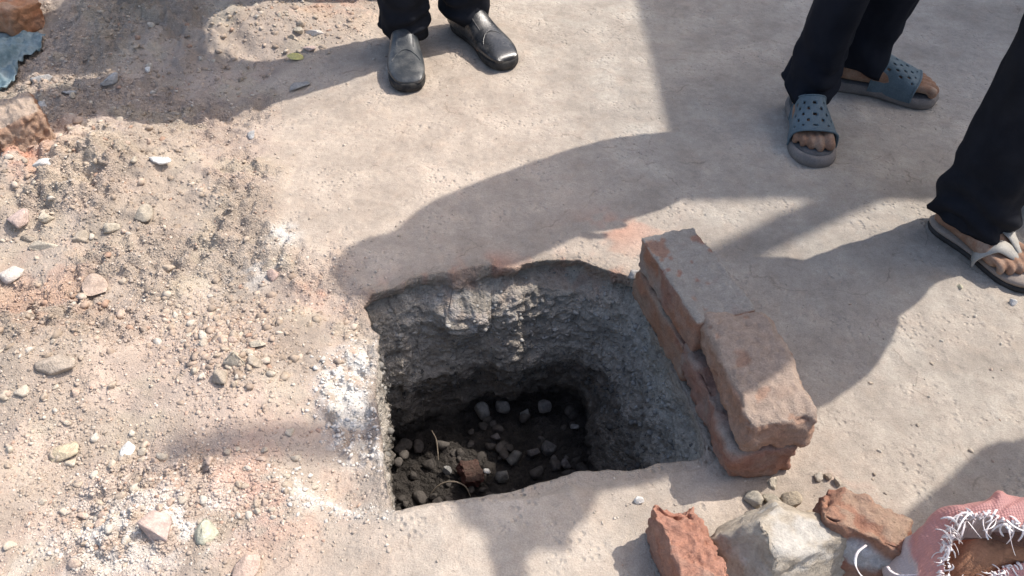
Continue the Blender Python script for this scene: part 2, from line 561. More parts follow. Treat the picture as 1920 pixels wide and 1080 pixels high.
gx = graded(-1.62, 1.62, .0048, -70, 70)
gy = graded(.46, 2.66, .0048, -70, 70)
XX, YY = np.meshgrid(gx, gy)
RR = rubble(XX, YY)
HH = H(XX, YY, RR)
CC = ground_color(XX, YY, RR)
pit_d = np.full(XX.shape, 9.0)
sel = (np.abs(XX) < .6) & (YY > .5) & (YY < 1.5)
pit_d[sel] = poly_sd(XX[sel], YY[sel], PIT_POLY)
nx, ny = len(gx), len(gy)
idx = np.arange(nx * ny).reshape(ny, nx)
quads = np.stack([idx[:-1, :-1], idx[:-1, 1:], idx[1:, 1:], idx[1:, :-1]], -1).reshape(-1, 4)
keep = ~(pit_d.ravel()[quads] < .010).any(1)
quads = quads[keep]
ground = link_mesh('ground', np.stack([XX, YY, HH], -1).reshape(-1, 3), quads, M_GROUND, col=CC.reshape(-1, 3), attrs={'rub': (RR * patch_mask(XX, YY)).ravel()})
tag(ground, 'dusty tan ground with rubble on the left and bare compacted earth on the right', kind='structure')

# ------------------------------------------------------------------ the pit
NP_, ROWS, FLOOR_Z = len(PIT_LOOP), 170, -.425
P0 = PIT_LOOP[:, :2]
tg = np.roll(P0, -3, 0) - np.roll(P0, 3, 0)
tg /= np.linalg.norm(tg, axis=1)[:, None]
outn = np.stack([-tg[:, 1], tg[:, 0]], 1)          # the loop runs clockwise seen from above
if ((P0 - P0.mean(0)) * outn).sum() < 0:
    outn = -outn
rim_z = H(P0[:, 0], P0[:, 1])
rows_p, rows_c, rows_r = [], [], []
farside = sstep(1.02, 1.14, P0[:, 1])
for o_, dz in ((.030, -.006), (.018, .0008), (.008, .0012), (.003, .0005)):
    q = P0 + outn * o_
    R_ = rubble(q[:, 0], q[:, 1])
    rows_p.append(np.column_stack([q, H(q[:, 0], q[:, 1], R_) + dz]))
    rows_c.append(ground_color(q[:, 0], q[:, 1], R_)); rows_r.append(R_)
o1, o2 = PIT_LOOP[:, 2:4], PIT_LOOP[:, 4:6]
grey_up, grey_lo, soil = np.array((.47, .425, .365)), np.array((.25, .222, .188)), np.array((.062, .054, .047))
for i in range(ROWS):
    d = (i / (ROWS - 1))
    z = rim_z * (1 - d) + FLOOR_Z * d - .001
    kn = .58
    if d < kn:
        t = d / kn; t = t ** .85
        off = o1 * t
    else:
        t = (d - kn) / (1 - kn); t = t * t * (3 - 2 * t)
        off = o1 * (1 - t) + o2 * t
    q = P0 + off
    crust = math.exp(-((d - .09) / .04) ** 2)
    ledge = 1 / (1 + math.exp(-(d - .60) / .016)) * (1 - d) * 1.6
    p3 = np.column_stack([q, z])
    amp = min(1, d * 14)
    s3 = p3.copy(); s3[:, 2] *= 1.7
    disp = amp * (.013 * fbm3(p3, 9, 3, 81) + .007 * fbm3(s3, 30, 3, 83) + .0065 * np.abs(fbm3(p3, 75, 2, 87))) + crust * .020 * farside + ledge * .012 * farside
    slump = np.exp(-((P0[:, 0] + .085) / .055) ** 2) * math.exp(-((d - .2) / .11) ** 2) * .055 * farside
    disp = disp - slump
    q = q + outn * disp[:, None]
    p3 = np.column_stack([q, z + amp * .004 * fbm3(p3, 40, 2, 89)])
    n2 = fbm3(p3, 22, 3, 91); n3 = fbm3(p3, 70, 2, 95)
    gc = rows_c[3]
    up = grey_up * (1 + .22 * n2 + .15 * n3)[:, None]
    w = sstep(.02, .09, d + .02 * n2)[:, None]
    c = gc * (1 - w) + up * w
    redp = (sstep(.0, .5, n2 + .3) * (np.exp(-((p3[:, 0] + .07) / .07) ** 2) + np.exp(-((p3[:, 0] - .13) / .07) ** 2)) * math.exp(-((d - .08) / .09) ** 2) * farside)[:, None] * .7
    c = c * (1 - redp) + np.array((.42, .27, .20)) * redp
    limew = (sstep(.1, .5, n3 + .5 * n2) * np.exp(-((p3[:, 0] + .12) / .09) ** 2) * math.exp(-((d - .2) / .1) ** 2))[:, None] * .6
    c = c * (1 - limew) + np.array((.58, .56, .53)) * limew
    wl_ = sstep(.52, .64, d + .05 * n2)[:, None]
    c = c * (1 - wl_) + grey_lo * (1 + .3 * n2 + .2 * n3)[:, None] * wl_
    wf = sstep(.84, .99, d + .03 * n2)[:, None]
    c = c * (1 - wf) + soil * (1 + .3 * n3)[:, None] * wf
    rows_p.append(p3); rows_c.append(c); rows_r.append(np.ones(NP_))
last = rows_p[-1]
cen = np.array((last[:, 0].mean(), last[:, 1].mean(), FLOOR_Z))
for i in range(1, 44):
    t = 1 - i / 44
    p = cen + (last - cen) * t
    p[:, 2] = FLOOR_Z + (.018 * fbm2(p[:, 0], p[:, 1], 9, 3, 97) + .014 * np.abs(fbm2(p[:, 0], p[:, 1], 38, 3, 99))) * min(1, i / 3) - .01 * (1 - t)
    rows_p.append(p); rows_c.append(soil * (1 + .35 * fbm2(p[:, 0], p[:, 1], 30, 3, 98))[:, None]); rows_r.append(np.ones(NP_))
PV = np.concatenate(rows_p)
nr = len(rows_p)
ii = np.arange(nr * NP_).reshape(nr, NP_)
pq = np.stack([ii[:-1], np.roll(ii[:-1], -1, 1), np.roll(ii[1:], -1, 1), ii[1:]], -1).reshape(-1, 4)
e1 = PV[pq[:, 1]] - PV[pq[:, 0]]; e2 = PV[pq[:, 3]] - PV[pq[:, 0]]
if np.cross(e1, e2)[:NP_ * 3, 2].mean() < 0:
    pq = pq[:, ::-1]
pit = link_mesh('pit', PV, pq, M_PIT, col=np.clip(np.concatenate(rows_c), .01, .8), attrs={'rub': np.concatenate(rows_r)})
tag(pit, 'square dug pit with rough grey earth walls and a dark stony floor', kind='structure')

# ------------------------------------------------------------------ bricks and stones
rng = np.random.default_rng(7)

def rounded_box(dims, r, seg):
    """surface grid of a rounded box, centred: verts, quads, unit normals"""
    V, F = [], []
    n = 0
    dims = np.asarray(dims, float)
    for ax in range(3):
        for sg in (-1, 1):
            u, w = [(1, 2), (2, 0), (0, 1)][ax]
            a = np.linspace(-.5, .5, seg[u] + 1); b = np.linspace(-.5, .5, seg[w] + 1)
            A, B = np.meshgrid(a, b, indexing='ij')
            P = np.zeros(A.shape + (3,))
            P[..., u], P[..., w], P[..., ax] = A, B, .5 * sg
            k = np.arange(A.size).reshape(A.shape) + n
            q = np.stack([k[:-1, :-1], k[1:, :-1], k[1:, 1:], k[:-1, 1:]], -1).reshape(-1, 4)
            F.append(q if sg > 0 else q[:, ::-1])
            V.append(P.reshape(-1, 3)); n += A.size
    V = np.concatenate(V) * dims
    F = np.concatenate(F)
    key = np.round(V * 1e5).astype(np.int64)
    _, first, inv = np.unique(key, axis=0, return_index=True, return_inverse=True)
    V = V[first]; F = inv.reshape(-1)[F]
    inner = np.clip(V, -dims / 2 + r, dims / 2 - r)
    d = V - inner
    nn = d / (np.linalg.norm(d, axis=1)[:, None] + 1e-9)
    return inner + nn * r, F, nn

def rot_m(rx=0, ry=0, rz=0):
    return np.array(Matrix.Rotation(rz, 3, 'Z') @ Matrix.Rotation(ry, 3, 'Y') @ Matrix.Rotation(rx, 3, 'X'))

def make_brick(center, yaw, seed, cols, label, dims=(.105, .225, .068), cuts=(), tilt=(0, 0), r=.009, name='brick', group=None, amp=1.0, cat='brick', patch=None):
    """worn clay brick: long axis local y. cols = clay, second clay tone, cement dust; dust weight on top"""
    V, F, N = rounded_box(dims, r, (30, 56, 20))
    cut_w = np.zeros(len(V))
    for nrm, dist in cuts:
        nrm = np.asarray(nrm, float); nrm /= np.linalg.norm(nrm)
        e = V @ nrm - dist - .006 * fbm3(V, 38, 3, seed + 60)
        m_ = e > 0
        V[m_] -= e[m_][:, None] * nrm
        cut_w[m_] = 1
    q = V + seed * 1.37
    chips = np.maximum(0, fbm3(q, 26, 3, seed + 5) - .42) * (1 + 2 * (np.abs(N).max(1) < .93))
    V = V + N * (amp * (.0035 * fbm3(q, 14, 2, seed) + .0022 * fbm3(q, 60, 3, seed + 1) + .0012 * fbm3(q, 150, 2, seed + 4) + .0022 * cut_w * fbm3(q, 90, 3, seed + 2)) - .009 * chips)[:, None]
    clay, clay2, dust, wd = cols
    a = sstep(-.2, .5, fbm3(q, 17, 3, seed + 11))[:, None]
    C = np.asarray(clay) * (1 - a) + np.asarray(clay2) * a
    w = np.clip(wd * (sstep(.3, .8, N[:, 2]) * 1.0 + .38) + .45 * fbm3(q, 22, 4, seed + 13), 0, 1)
    w *= (1 - .7 * sstep(0, .12, chips))
    w = w * (1 - .75 * cut_w)
    C = C * (1 - w[:, None]) + np.asarray(dust) * w[:, None]
    if patch is not None:
        pc, pr, pcol = patch
        w = np.clip((1 - np.linalg.norm((V - np.asarray(pc)) / np.asarray(pr), axis=1)) * 2.2 + .7 * fbm3(q, 40, 3, seed + 17), 0, 1)[:, None] * .9
        C = C * (1 - w) + np.asarray(pcol) * w
    V = V @ rot_m(tilt[0], tilt[1], yaw).T + np.asarray(center)
    o = link_mesh(name, V, F, M_BRICK, loc=center, col=C)
    return tag(o, label, cat, group)

def fit_rect(pts, z):
    """centre and yaw of a brick face from its far-left, far-right, near-right and near-left pixels"""
    FL, FR, NR, NL = [G(a, b, z)[:2] for a, b in pts]
    c = (FL + FR + NR + NL) / 4
    d = (FL + FR) - (NL + NR)
    return c, math.atan2(d[1], d[0]) - math.pi / 2

ORANGE, REDC, DUSTG, DUSTT = (.37, .185, .115), (.31, .135, .09), (.37, .335, .295), (.42, .325, .26)
cA, yA = fit_rect(((1204, 450), (1304, 424), (1402, 574), (1316, 604)), .143)
cB, yB = fit_rect(((1318, 598), (1444, 578), (1545, 757), (1398, 806)), .146)
stack = 'four loose bricks piled two high beside the pit'
make_brick((cA[0], cA[1], .110), yA, 3, (ORANGE, REDC, DUSTG, .95), 'grey-topped brick with orange side, upper brick at the far end of the pile', r=.005, group=stack, tilt=(-.015, .0))
make_brick((cB[0], cB[1], .111), yB, 9, ((.41, .25, .175), (.38, .22, .15), DUSTT, .9), 'rounded tan-pink brick, upper brick at the near end of the pile', dims=(.112, .225, .072), r=.016, group=stack, amp=1.5, tilt=(.02, .01),
           cuts=(((.1, -1, .9), .112),))
cA2, cB2 = cA + np.array((-.003, -.006)), cB + np.array((-.016, .004))
make_brick((cA2[0], cA2[1], .036), yA - .03, 15, ((.36, .19, .12), REDC, (.36, .29, .23), .5), 'dusty brown brick underneath the grey-topped brick by the pit edge', r=.009, group=stack)
make_brick((cB2[0], cB2[1], .037), yB + .03, 21, ((.37, .205, .15), (.32, .165, .12), (.36, .30, .255), .6), 'dusty red brick underneath the rounded tan-pink brick', r=.01, group=stack, amp=1.6, cuts=(((.9, -.75, .3), .112),))

# broken pieces at the lower right
p = G(1286, 1034, .05)
make_brick((p[0], p[1], .048), .22, 33, ((.46, .235, .165), (.42, .20, .14), (.46, .34, .27), .25), 'broken orange-red brick chunk with rough face standing left of the pale concrete lump', dims=(.068, .125, .092), r=.005, amp=1.8,
           cuts=(((.35, .3, 1), .034), ((.75, .8, .35), .068)), tilt=(.1, .02), name='brick_chunk', cat='brick chunk')
p = G(1606, 998, .06)
make_brick((p[0], p[1], .044), -.42, 41, ((.40, .21, .14), (.34, .16, .11), (.42, .30, .22), .5), 'brown half brick smeared with white lime beside the woven sack', dims=(.12, .072, .095), r=.007, amp=1.8,
           cuts=(((.8, -.5, .9), .072), ((-.5, .3, 1), .06)), tilt=(-.22, .12), name='half_brick', cat='half brick', patch=((.012, -.04, .012), (.055, .03, .026), (.58, .58, .58)))
# bricks at the left edge
p = G(28, 268, .05)
make_brick((p[0], p[1], .075), -.9, 47, ((.44, .26, .17), (.40, .21, .13), (.48, .38, .30), .8), 'broken orange brick lying on the dirt ridge at the left edge', dims=(.11, .15, .09), r=.009, amp=2.2,
           cuts=(((.5, -.9, .5), .05), ((-.6, -.5, .4), .07)), tilt=(.12, -.1), name='brick_chunk', cat='brick chunk')
p = G(6, 22, .05)
make_brick((p[0], p[1], .06), 1.1, 53, ((.52, .26, .14), (.46, .2, .1), (.5, .36, .26), .35), 'orange brick in the corner behind the dirt heap', dims=(.105, .2, .08), r=.009, amp=1.6, tilt=(.1, .15), name='brick', cat='brick')

_ico = {}
def ico(sub):
    if sub not in _ico:
        bm = bmesh.new()
        bmesh.ops.create_icosphere(bm, subdivisions=sub, radius=1)
        bm.verts.ensure_lookup_table()
        V = np.array([v.co[:] for v in bm.verts])
        F = np.array([[v.index for v in f.verts] for f in bm.faces])
        bm.free()
        _ico[sub] = (V, F)
    V, F = _ico[sub]
    return V.copy(), F

def rock_shape(seed, dims, sub=4, facets=9, rough=1.0, sharp=.72, planes=()):
    r = np.random.default_rng(seed)
    V, F = ico(sub)
    for _ in range(facets):
        nrm = r.normal(size=3); nrm /= np.linalg.norm(nrm)
        e = V @ nrm - r.uniform(sharp - .32, sharp + .10)
        m_ = e > 0
        V[m_] -= e[m_][:, None] * nrm
    for nrm, dist in planes:
        nrm = np.asarray(nrm, float); nrm /= np.linalg.norm(nrm)
        e = V @ nrm - dist - .05 * fbm3(V, 2.5, 3, seed + 40)
        m_ = e > 0
        V[m_] -= e[m_][:, None] * nrm
    q = V + seed * .77
    V = V * (1 + rough * (.05 * fbm3(q, 1.3, 2, seed) + .028 * fbm3(q, 7, 3, seed + 3)))[:, None]
    V = V / (V.max(0) - V.min(0)) * np.asarray(dims)
    return V, F, q

def make_stone(px, py, size, seed, color, label, name='stone', cat='stone', group=None, sink=.25, yaw=None, tilt=(0, 0), sub=3, facets=15, color2=None, sharp=.70, z=None, rough=1.0, planes=(), lime=0):
    V, F, q = rock_shape(seed, size, sub, facets, rough, sharp, planes)
    r = np.random.default_rng(seed + 1000)
    yaw = r.uniform(0, 6.28) if yaw is None else yaw
    V = V @ rot_m(tilt[0], tilt[1], yaw).T
    zz = .0
    for _ in range(3):
        p = G(px, py, zz + size[2] * .3)
        zz = float(H(p[0], p[1])) if z is None else z
    loc = (p[0], p[1], zz)
    V[:, 2] += -V[:, 2].min() - sink * size[2]
    a = np.clip(.5 + .6 * fbm3(q, 2.2, 3, seed + 7), 0, 1)[:, None]
    c2 = np.asarray(color2) if color2 is not None else np.asarray(color) * .78
    C = np.minimum(.70, 1.10 * (np.asarray(color) * a + c2 * (1 - a))) if not lime else np.asarray(color) * a + c2 * (1 - a)
    if lime:
        w = (sstep(.0, .5, fbm3(q, 3.0, 4, seed + 9) + 1.3 * np.exp(-(((q - q.mean(0) - np.array((.1, -.1, .5))) / .42) ** 2).sum(1)) - .55) * .7)[:, None]
        C = C * (1 - w) + np.array((.50, .48, .44)) * w
    o = link_mesh(name, V + np.array(loc), F, M_ROCK, loc=loc, col=C, smooth=sub >= 4)
    return tag(o, label, cat, group)

CREAM, TANS, WHITE, GREYS, PINKS, BROWN = (.50, .44, .35), (.40, .34, .27), (.70, .67, .62), (.36, .35, .33), (.50, .39, .34), (.30, .24, .18)
# the big pale lump between the brick pieces
make_stone(1466, 1046, (.215, .16, .13), 214, (.37, .315, .245), 'large pale concrete lump with white lime patches between the two brick pieces', name='concrete_lump', cat='concrete lump', sub=5, facets=5,
           color2=(.44, .385, .31), sink=.1, yaw=0.0, sharp=.86, rough=1.9, planes=(((.42, -.12, .9), .38), ((.55, -.8, .3), .34), ((-.85, -.35, .35), .50), ((-.1, -.75, .75), .50), ((.5, .6, .6), .5)), lime=.5)
S = [  # px, py, (w, d, h), colour, label
    (290, 990, (.052, .042, .036), PINKS, 'pale pink angular stone on the whitish gravel near the lower left', 'stone'),
    (240, 842, (.033, .022, .010), WHITE, 'small white square chip alone on the tan dirt left of the pit', 'chip'),
    (300, 307, (.050, .026, .012), WHITE, 'flat white chip lying below the long shadow on the left ridge', 'chip'),
    (436, 668, (.034, .034, .040), CREAM, 'upright angular tan stone in the patch of clods left of the pit', 'stone'),
    (410, 706, (.034, .026, .024), TANS, 'brown clod just below the upright angular tan stone', 'clod'),
    (482, 646, (.030, .014, .012), CREAM, 'flat pale chip right of the upright angular tan stone', 'chip'),
    (474, 675, (.024, .020, .018), TANS, 'small square clod below the flat pale chip left of the pit', 'clod'),
    (42, 420, (.056, .040, .030), PINKS, 'pinkish stone at the left edge below the broken orange brick', 'stone'),
    (86, 409, (.030, .028, .024), CREAM, 'rounded cream stone right of the pinkish stone at the left edge', 'stone'),
    (205, 427, (.032, .028, .026), CREAM, 'round cream pebble with dark underside on the left slope', 'pebble'),
    (77, 460, (.062, .022, .018), CREAM, 'long pale stone lying flat below the pinkish stone at the left edge', 'stone'),
    (52, 447, (.034, .018, .014), TANS, 'short tan stone tucked above the long pale stone', 'stone'),
    (385, 992, (.042, .034, .026), (.50, .49, .38), 'cream-green lump right of the pale pink angular stone', 'lump'),
    (12, 512, (.050, .040, .024), (.62, .56, .50), 'whitish stone cut off by the left edge of the picture', 'stone'),
    (82, 304, (.048, .030, .022), WHITE, 'white lime lump beside the broken orange brick', 'lime lump'),
    (563, 68, (.028, .024, .020), CREAM, 'cream stone just above the yellow flake by the black shoes', 'stone'),
    (590, 66, (.018, .050, .014), (.62, .57, .52), 'white splinter of stone among the gravel left of the black shoes', 'stone splinter'),
    (548, 81, (.028, .022, .018), TANS, 'tan stone between the yellow flake and the cream stone', 'stone'),
    (580, 92, (.036, .03, .014), PINKS, 'flat pink-grey stone right of the yellow flake', 'stone'),
    (560, 160, (.054, .036, .012), GREYS, 'flat grey stone in the band of shadow left of the black shoes', 'stone'),
    (80, 144, (.056, .030, .020), (.46, .44, .41), 'pale wedge-shaped stone in the shade at upper left', 'stone'),
    (74, 187, (.030, .024, .018), (.46, .44, .41), 'rounded pale stone in the shade above the broken orange brick', 'stone'),
    (56, 195, (.028, .024, .016), GREYS, 'grey stone touching the rounded pale stone in the shade', 'stone'),
    (210, 154, (.056, .036, .020), (.40, .39, .37), 'grey block half sunk in the shaded dirt below the heap', 'stone'),
    (133, 172, (.046, .020, .014), (.42, .4, .37), 'narrow grey stone in the shade between two paler stones', 'stone'),
    (279, 134, (.020, .014, .012), WHITE, 'tiny bright white stone at the foot of the shaded heap', 'stone'),
    (470, 251, (.026, .022, .016), (.45, .44, .42), 'pale grey stone on the edge of the long shadow', 'stone'),
    (1197, 937, (.013, .014, .013), WHITE, 'tiny white stone near the pit corner on the near side', 'stone'),
    (1482, 940, (.032, .030, .034), (.42, .35, .26), 'cube-shaped tan clod behind the pale concrete lump', 'clod'),
    (1447, 939, (.030, .028, .024), (.42, .37, .29), 'rounded clod left of the cube-shaped tan clod', 'clod'),
    (1420, 935, (.034, .03, .03), (.42, .38, .31), 'crumbly grey-tan clod leaning on the pale concrete lump', 'clod'),
    (1449, 907, (.022, .014, .008), CREAM, 'small pale chip at the near corner of the brick pile', 'chip'),
    (1520, 968, (.026, .022, .018), (.38, .31, .23), 'brown clod against the lime smeared half brick', 'clod'),
    (1801, 537, (.013, .010, .007), (.55, .5, .36), 'yellowish crumb on the sunlit ground below the beige slipper', 'crumb'),
    (1900, 566, (.014, .013, .013), WHITE, 'white pebble in the sun under the toe of the beige slipper', 'pebble'),
    (1190, 513, (.030, .026, .022), (.42, .39, .36), 'round grey lump at the far corner of the pit by the bricks', 'lump'),
    (100, 684, (.070, .034, .026), (.43, .36, .29), 'long clod with dark underside on the left slope', 'clod'),
    (118, 850, (.045, .04, .014), (.50, .42, .30), 'flat yellowish clod at lower left', 'clod'),
    (462, 1066, (.055, .04, .014), (.50, .38, .31), 'flat pink shard at the bottom edge left of the pit', 'shard'),
    (175, 537, (.064, .045, .014), (.45, .35, .28), 'flat pinkish slab half buried on the left slope', 'slab'),
    (511, 512, (.024, .024, .024), (.50, .37, .31), 'pink stone at the end of the white lime streak', 'stone'),
    (268, 400, (.050, .04, .02), (.40, .35, .28), 'broad tan clod on the left slope below the flat white chip', 'clod'),
    (1570, 903, (.015, .014, .012), (.42, .36, .29), 'rightmost of three small pebbles right of the brick pile', 'pebble'),
    (1534, 894, (.016, .014, .011), (.45, .40, .33), 'middle of three small pebbles right of the brick pile', 'pebble'),
    (1551, 893, (.013, .012, .011), (.33, .27, .21), 'darkest of three small pebbles right of the brick pile', 'pebble'),
    (255, 640 - 330, (.018, .015, .012), CREAM, 'small cream pebble left of the flat white chip', 'pebble'),
    (150, 905 - 460, (.03, .025, .018), TANS, 'dull tan clod left of the round cream pebble', 'clod'),
]
for i, (px, py, d, c, lab, cat) in enumerate(S):
    thin = d[2] < .016
    make_stone(px, py, d, 300 + i * 7, c, lab, name=cat.replace(' ', '_'), cat=cat, sub=3, facets=10 if thin else 16, yaw=(.1 if d[0] > d[1] * 1.7 else None) if i not in (4,) else None,
               sink=.2 if thin else .34)
make_stone(552, 110, (.042, .032, .009), 777, (.62, .56, .20), 'yellow flat flake on the gravel left of the black shoes', name='flake', cat='flake', sub=3, facets=6, color2=(.55, .50, .24), yaw=.5, tilt=(.15, .1), sink=.0)

# many alike clods and pebbles: the larger ones are things of their own
bases = []
for k in range(10):
    r = np.random.default_rng(900 + k)
    V, F, q = rock_shape(900 + k, (1, r.uniform(.65, .95), r.uniform(.5, .8)), 2, 9)
    V[:, 2] -= V[:, 2].min()
    base_c = np.array([(.43, .365, .29), (.46, .40, .32), (.39, .32, .25), (.45, .35, .28), (.5, .45, .38)][k % 5])
    a = np.clip(.5 + .6 * fbm3(q, 2, 2, k), 0, 1)[:, None]
    me_o = link_mesh('pebble', V, F, M_PEBBLE, col=np.minimum(.7, base_c * (a * .3 + 1.0)), smooth=False)
    bases.append(me_o.data)
    bpy.data.objects.remove(me_o)

def place_pebble(x, y, s, k, label, group, name='pebble', z=None):
    o = bpy.data.objects.new(name, bases[k % len(bases)])
    scene.collection.objects.link(o)
    zz = float(H(x, y)) if z is None else z
    o.location = (x, y, zz - .22 * s)
    o.scale = (s, s, s)
    o.rotation_euler = (rng.uniform(-.3, .3), rng.uniform(-.3, .3), rng.uniform(0, 6.28))
    return tag(o, label, 'pebble' if name == 'pebble' else name, group)

cnt = 0
clump = [(390, 640, 70, 45), (440, 690, 50, 30), (120, 420, 110, 60), (560, 60, 80, 45), (330, 900, 170, 90), (230, 990, 120, 60), (200, 350, 140, 60), (100, 170, 100, 60), (300, 150, 120, 70), (330, 590, 120, 60), (470, 930, 60, 60), (90, 760, 90, 110)]
while cnt < 215:
    a = clump[rng.integers(len(clump))]
    px, py = rng.normal(a[0], a[2] * .8), rng.normal(a[1], a[3] * .8)
    if not (4 < px < 690 and 2 < py < 1078): continue
    w = G(px, py)
    if poly_sd(np.array([w[0]]), np.array([w[1]]), PIT_POLY)[0] < .05: continue
    s = rng.uniform(.0095, .019) * (1 + .4 * (rng.random() < .12))
    place_pebble(w[0], w[1], s, int(rng.integers(10)), 'small loose tan pebble in the rubble left of the pit', 'small pebbles in the rubble')
    cnt += 1
cnt = 0
while cnt < 16:
    px, py = rng.uniform(1500, 1900), rng.uniform(560, 900)
    w = G(px, py)
    if px < 1560 + (900 - py) * .1: continue
    place_pebble(w[0], w[1], rng.uniform(.005, .009), int(rng.integers(10)), 'tiny pale pebble on the bare earth right of the brick pile', 'tiny pebbles right of the bricks')
    cnt += 1

# stones on the pit floor
PITS = [(903, 772, .036, GREYS), (944, 757, .034, (.3, .29, .27)), (986, 766, .022, (.3, .29, .27)), (1020, 764, .032, (.36, .34, .32)), (1075, 800, .02, GREYS), (965, 862, .036, (.24, .23, .21)), (1000, 850, .03, (.2, .18, .17)),
        (945, 895, .03, (.24, .23, .21)), (1030, 842, .034, (.18, .17, .16)), (838, 882, .02, GREYS), (930, 820, .022, (.2, .18, .17)), (1062, 870, .024, (.2, .18, .17))]
for i, (px, py, s, c) in enumerate(PITS):
    p = G(px, py, FLOOR_Z + .02)
    V, F, q = rock_shape(600 + i, (s, s * .85, s * 1.1), 3, 9)
    loc = (p[0], min(p[1], 1.19 + .012 * math.sin(i * 2.4)), FLOOR_Z + .012 + s * .35)
    C = np.asarray(c) * .72 * (1 + .25 * fbm3(q, 2, 2, i))[:, None]
    tag(link_mesh('stone', V + np.array(loc), F, M_ROCK, loc=loc, col=C, smooth=False), 'dusty grey stone lying on the dark pit floor', 'stone', 'stones on the pit floor')
p = G(882, 892, FLOOR_Z + .02)
make_brick((p[0], p[1], FLOOR_Z + .03), .4, 71, ((.14, .055, .045), (.11, .045, .04), (.10, .075, .06), .5), 'dark red brick bit on the pit floor', dims=(.045, .055, .03), r=.006, amp=1.8, tilt=(.2, .3), name='brick_bit', cat='brick bit')
p = G(912, 884, FLOOR_Z + .03)
make_stone(912, 884, (.017, .012, .01), 881, WHITE, 'tiny white chip beside the dark red brick bit in the pit', name='chip', cat='chip', z=FLOOR_Z + .03, sink=0)
M_ROOT = solid_mat('dry_root', (.30, .25, .19), (.2, .16, .12), 60, .9, .001)
b = MB()
arc = [G(808, 925, FLOOR_Z + .02), G(826, 908, FLOOR_Z + .04), G(850, 903, FLOOR_Z + .05), G(872, 912, FLOOR_Z + .04), G(882, 930, FLOOR_Z + .02)]
b.tube(arc, [.0014, .0018, .0018, .0016, .001], 6, 6)
tag(b.build('root', M_ROOT, loc=arc[2]), 'thin pale root arching over the pit floor', 'root')
b = MB()
arc = [G(810, 808, FLOOR_Z + .07), G(818, 825, FLOOR_Z + .05), G(821, 850, FLOOR_Z + .03), G(822, 862, FLOOR_Z + .02)]
b.tube(arc, [.001, .0016, .0014, .001], 6, 6)
tag(b.build('root', M_ROOT, loc=arc[2]), 'straight pale root hanging down in the dark pit', 'root')

rr = np.random.default_rng(31)
vs, fs, cs, nv_ = [], [], [], 0
for i in range(170):
    a_, rad_ = rr.uniform(0, 6.28), math.sqrt(rr.uniform(0, 1)) * .93
    k_ = int((a_ / 6.2832) * NP_) % NP_
    q = cen + (last[k_] - cen) * rad_
    V, F, qq = rock_shape(1300 + i % 20, np.array((1, .85, .75)) * rr.uniform(.012, .034), 2, 8)
    V = V @ rot_m(0, 0, rr.uniform(0, 6.28)).T + np.array((q[0], q[1], FLOOR_Z + rr.uniform(.0, .018)))
    vs.append(V); fs.append(F + nv_); nv_ += len(V)
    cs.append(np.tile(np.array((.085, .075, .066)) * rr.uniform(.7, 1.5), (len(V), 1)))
tag(link_mesh('rubble', np.concatenate(vs), np.concatenate(fs), M_ROCK, smooth=False, col=np.concatenate(cs)), 'dark brown lumps of soil covering the pit floor', kind='stuff')

# gravel grains nobody could count: one mesh
def grains(n, pick, smin, smax, seed):
    r = np.random.default_rng(seed)
    V0, F0 = ico(1)
    out_v, out_c = [], []
    P = pick(r, n)
    n = len(P)
    shapes = [V0 * (1 + .42 * np.random.default_rng(s).normal(size=(len(V0), 1)).clip(-1.1, 1.1)) for s in range(24)]
    s = smin * (smax / smin) ** (r.random(n) ** 3.2)
    for k in range(24):
        sel = np.arange(n) % 24 == k
        m = sel.sum()
        yaw = r.uniform(0, 6.28, m)
        sc = np.stack([s[sel] * r.uniform(.7, 1.2, m), s[sel] * r.uniform(.6, 1.0, m), s[sel] * r.uniform(.4, .8, m)], 1) * .5
        v = shapes[k][None] * sc[:, None]
        c, sn = np.cos(yaw)[:, None], np.sin(yaw)[:, None]
        v = np.stack([v[..., 0] * c - v[..., 1] * sn, v[..., 0] * sn + v[..., 1] * c, v[..., 2]], -1) + P[sel][:, None]
        v[..., 2] += sc[:, None, 2] * .15
        out_v.append(v.reshape(-1, 3))
        x, y = P[sel][:, 0], P[sel][:, 1]
        col = ground_color(x, y, rubble(x, y)) * (1 + .11 * r.normal(size=(m, 1)))
        pale = (r.random(m) < .10)[:, None]
        col = np.where(pale, col * .5 + np.array((.33, .30, .26)), col)
        col = col * 1.03
        red = (r.random(m) < .04)[:, None]
        col = np.where(red, (.43, .30, .23), col)
        out_c.append(np.repeat(col, len(V0), 0))
    V, C = np.concatenate(out_v), np.concatenate(out_c)
    F = (F0[None] + (np.arange(n) * len(V0))[:, None, None]).reshape(-1, 3)
    return V, F, np.clip(C, .03, .75)

def pick_left(r, n):
    px = r.uniform(-40, 760, n * 6); py = r.uniform(-20, 1100, n * 6)
    u, v = (px - 960) / FPX, (py - 540) / FPX
    t = CAM_H / (SP + v * CP)
    x, y = u * t, t * (CP - v * SP)
    R = rubble(x, y)
    dens = R * (.10 + .95 * sstep(-.2, .45, fbm2(x, y, 5.5, 3, 41))) + .04
    for cx, cy, sx, sy in clump:
        dens += 1.0 * np.exp(-.5 * (((px - cx) / sx) ** 2 + ((py - cy) / sy) ** 2))
    k = (r.random(n * 6) < dens * .55) & (poly_sd(x, y, PIT_POLY) > .012)
    x, y = x[k][:n], y[k][:n]
    return np.column_stack([x, y, H(x, y)])

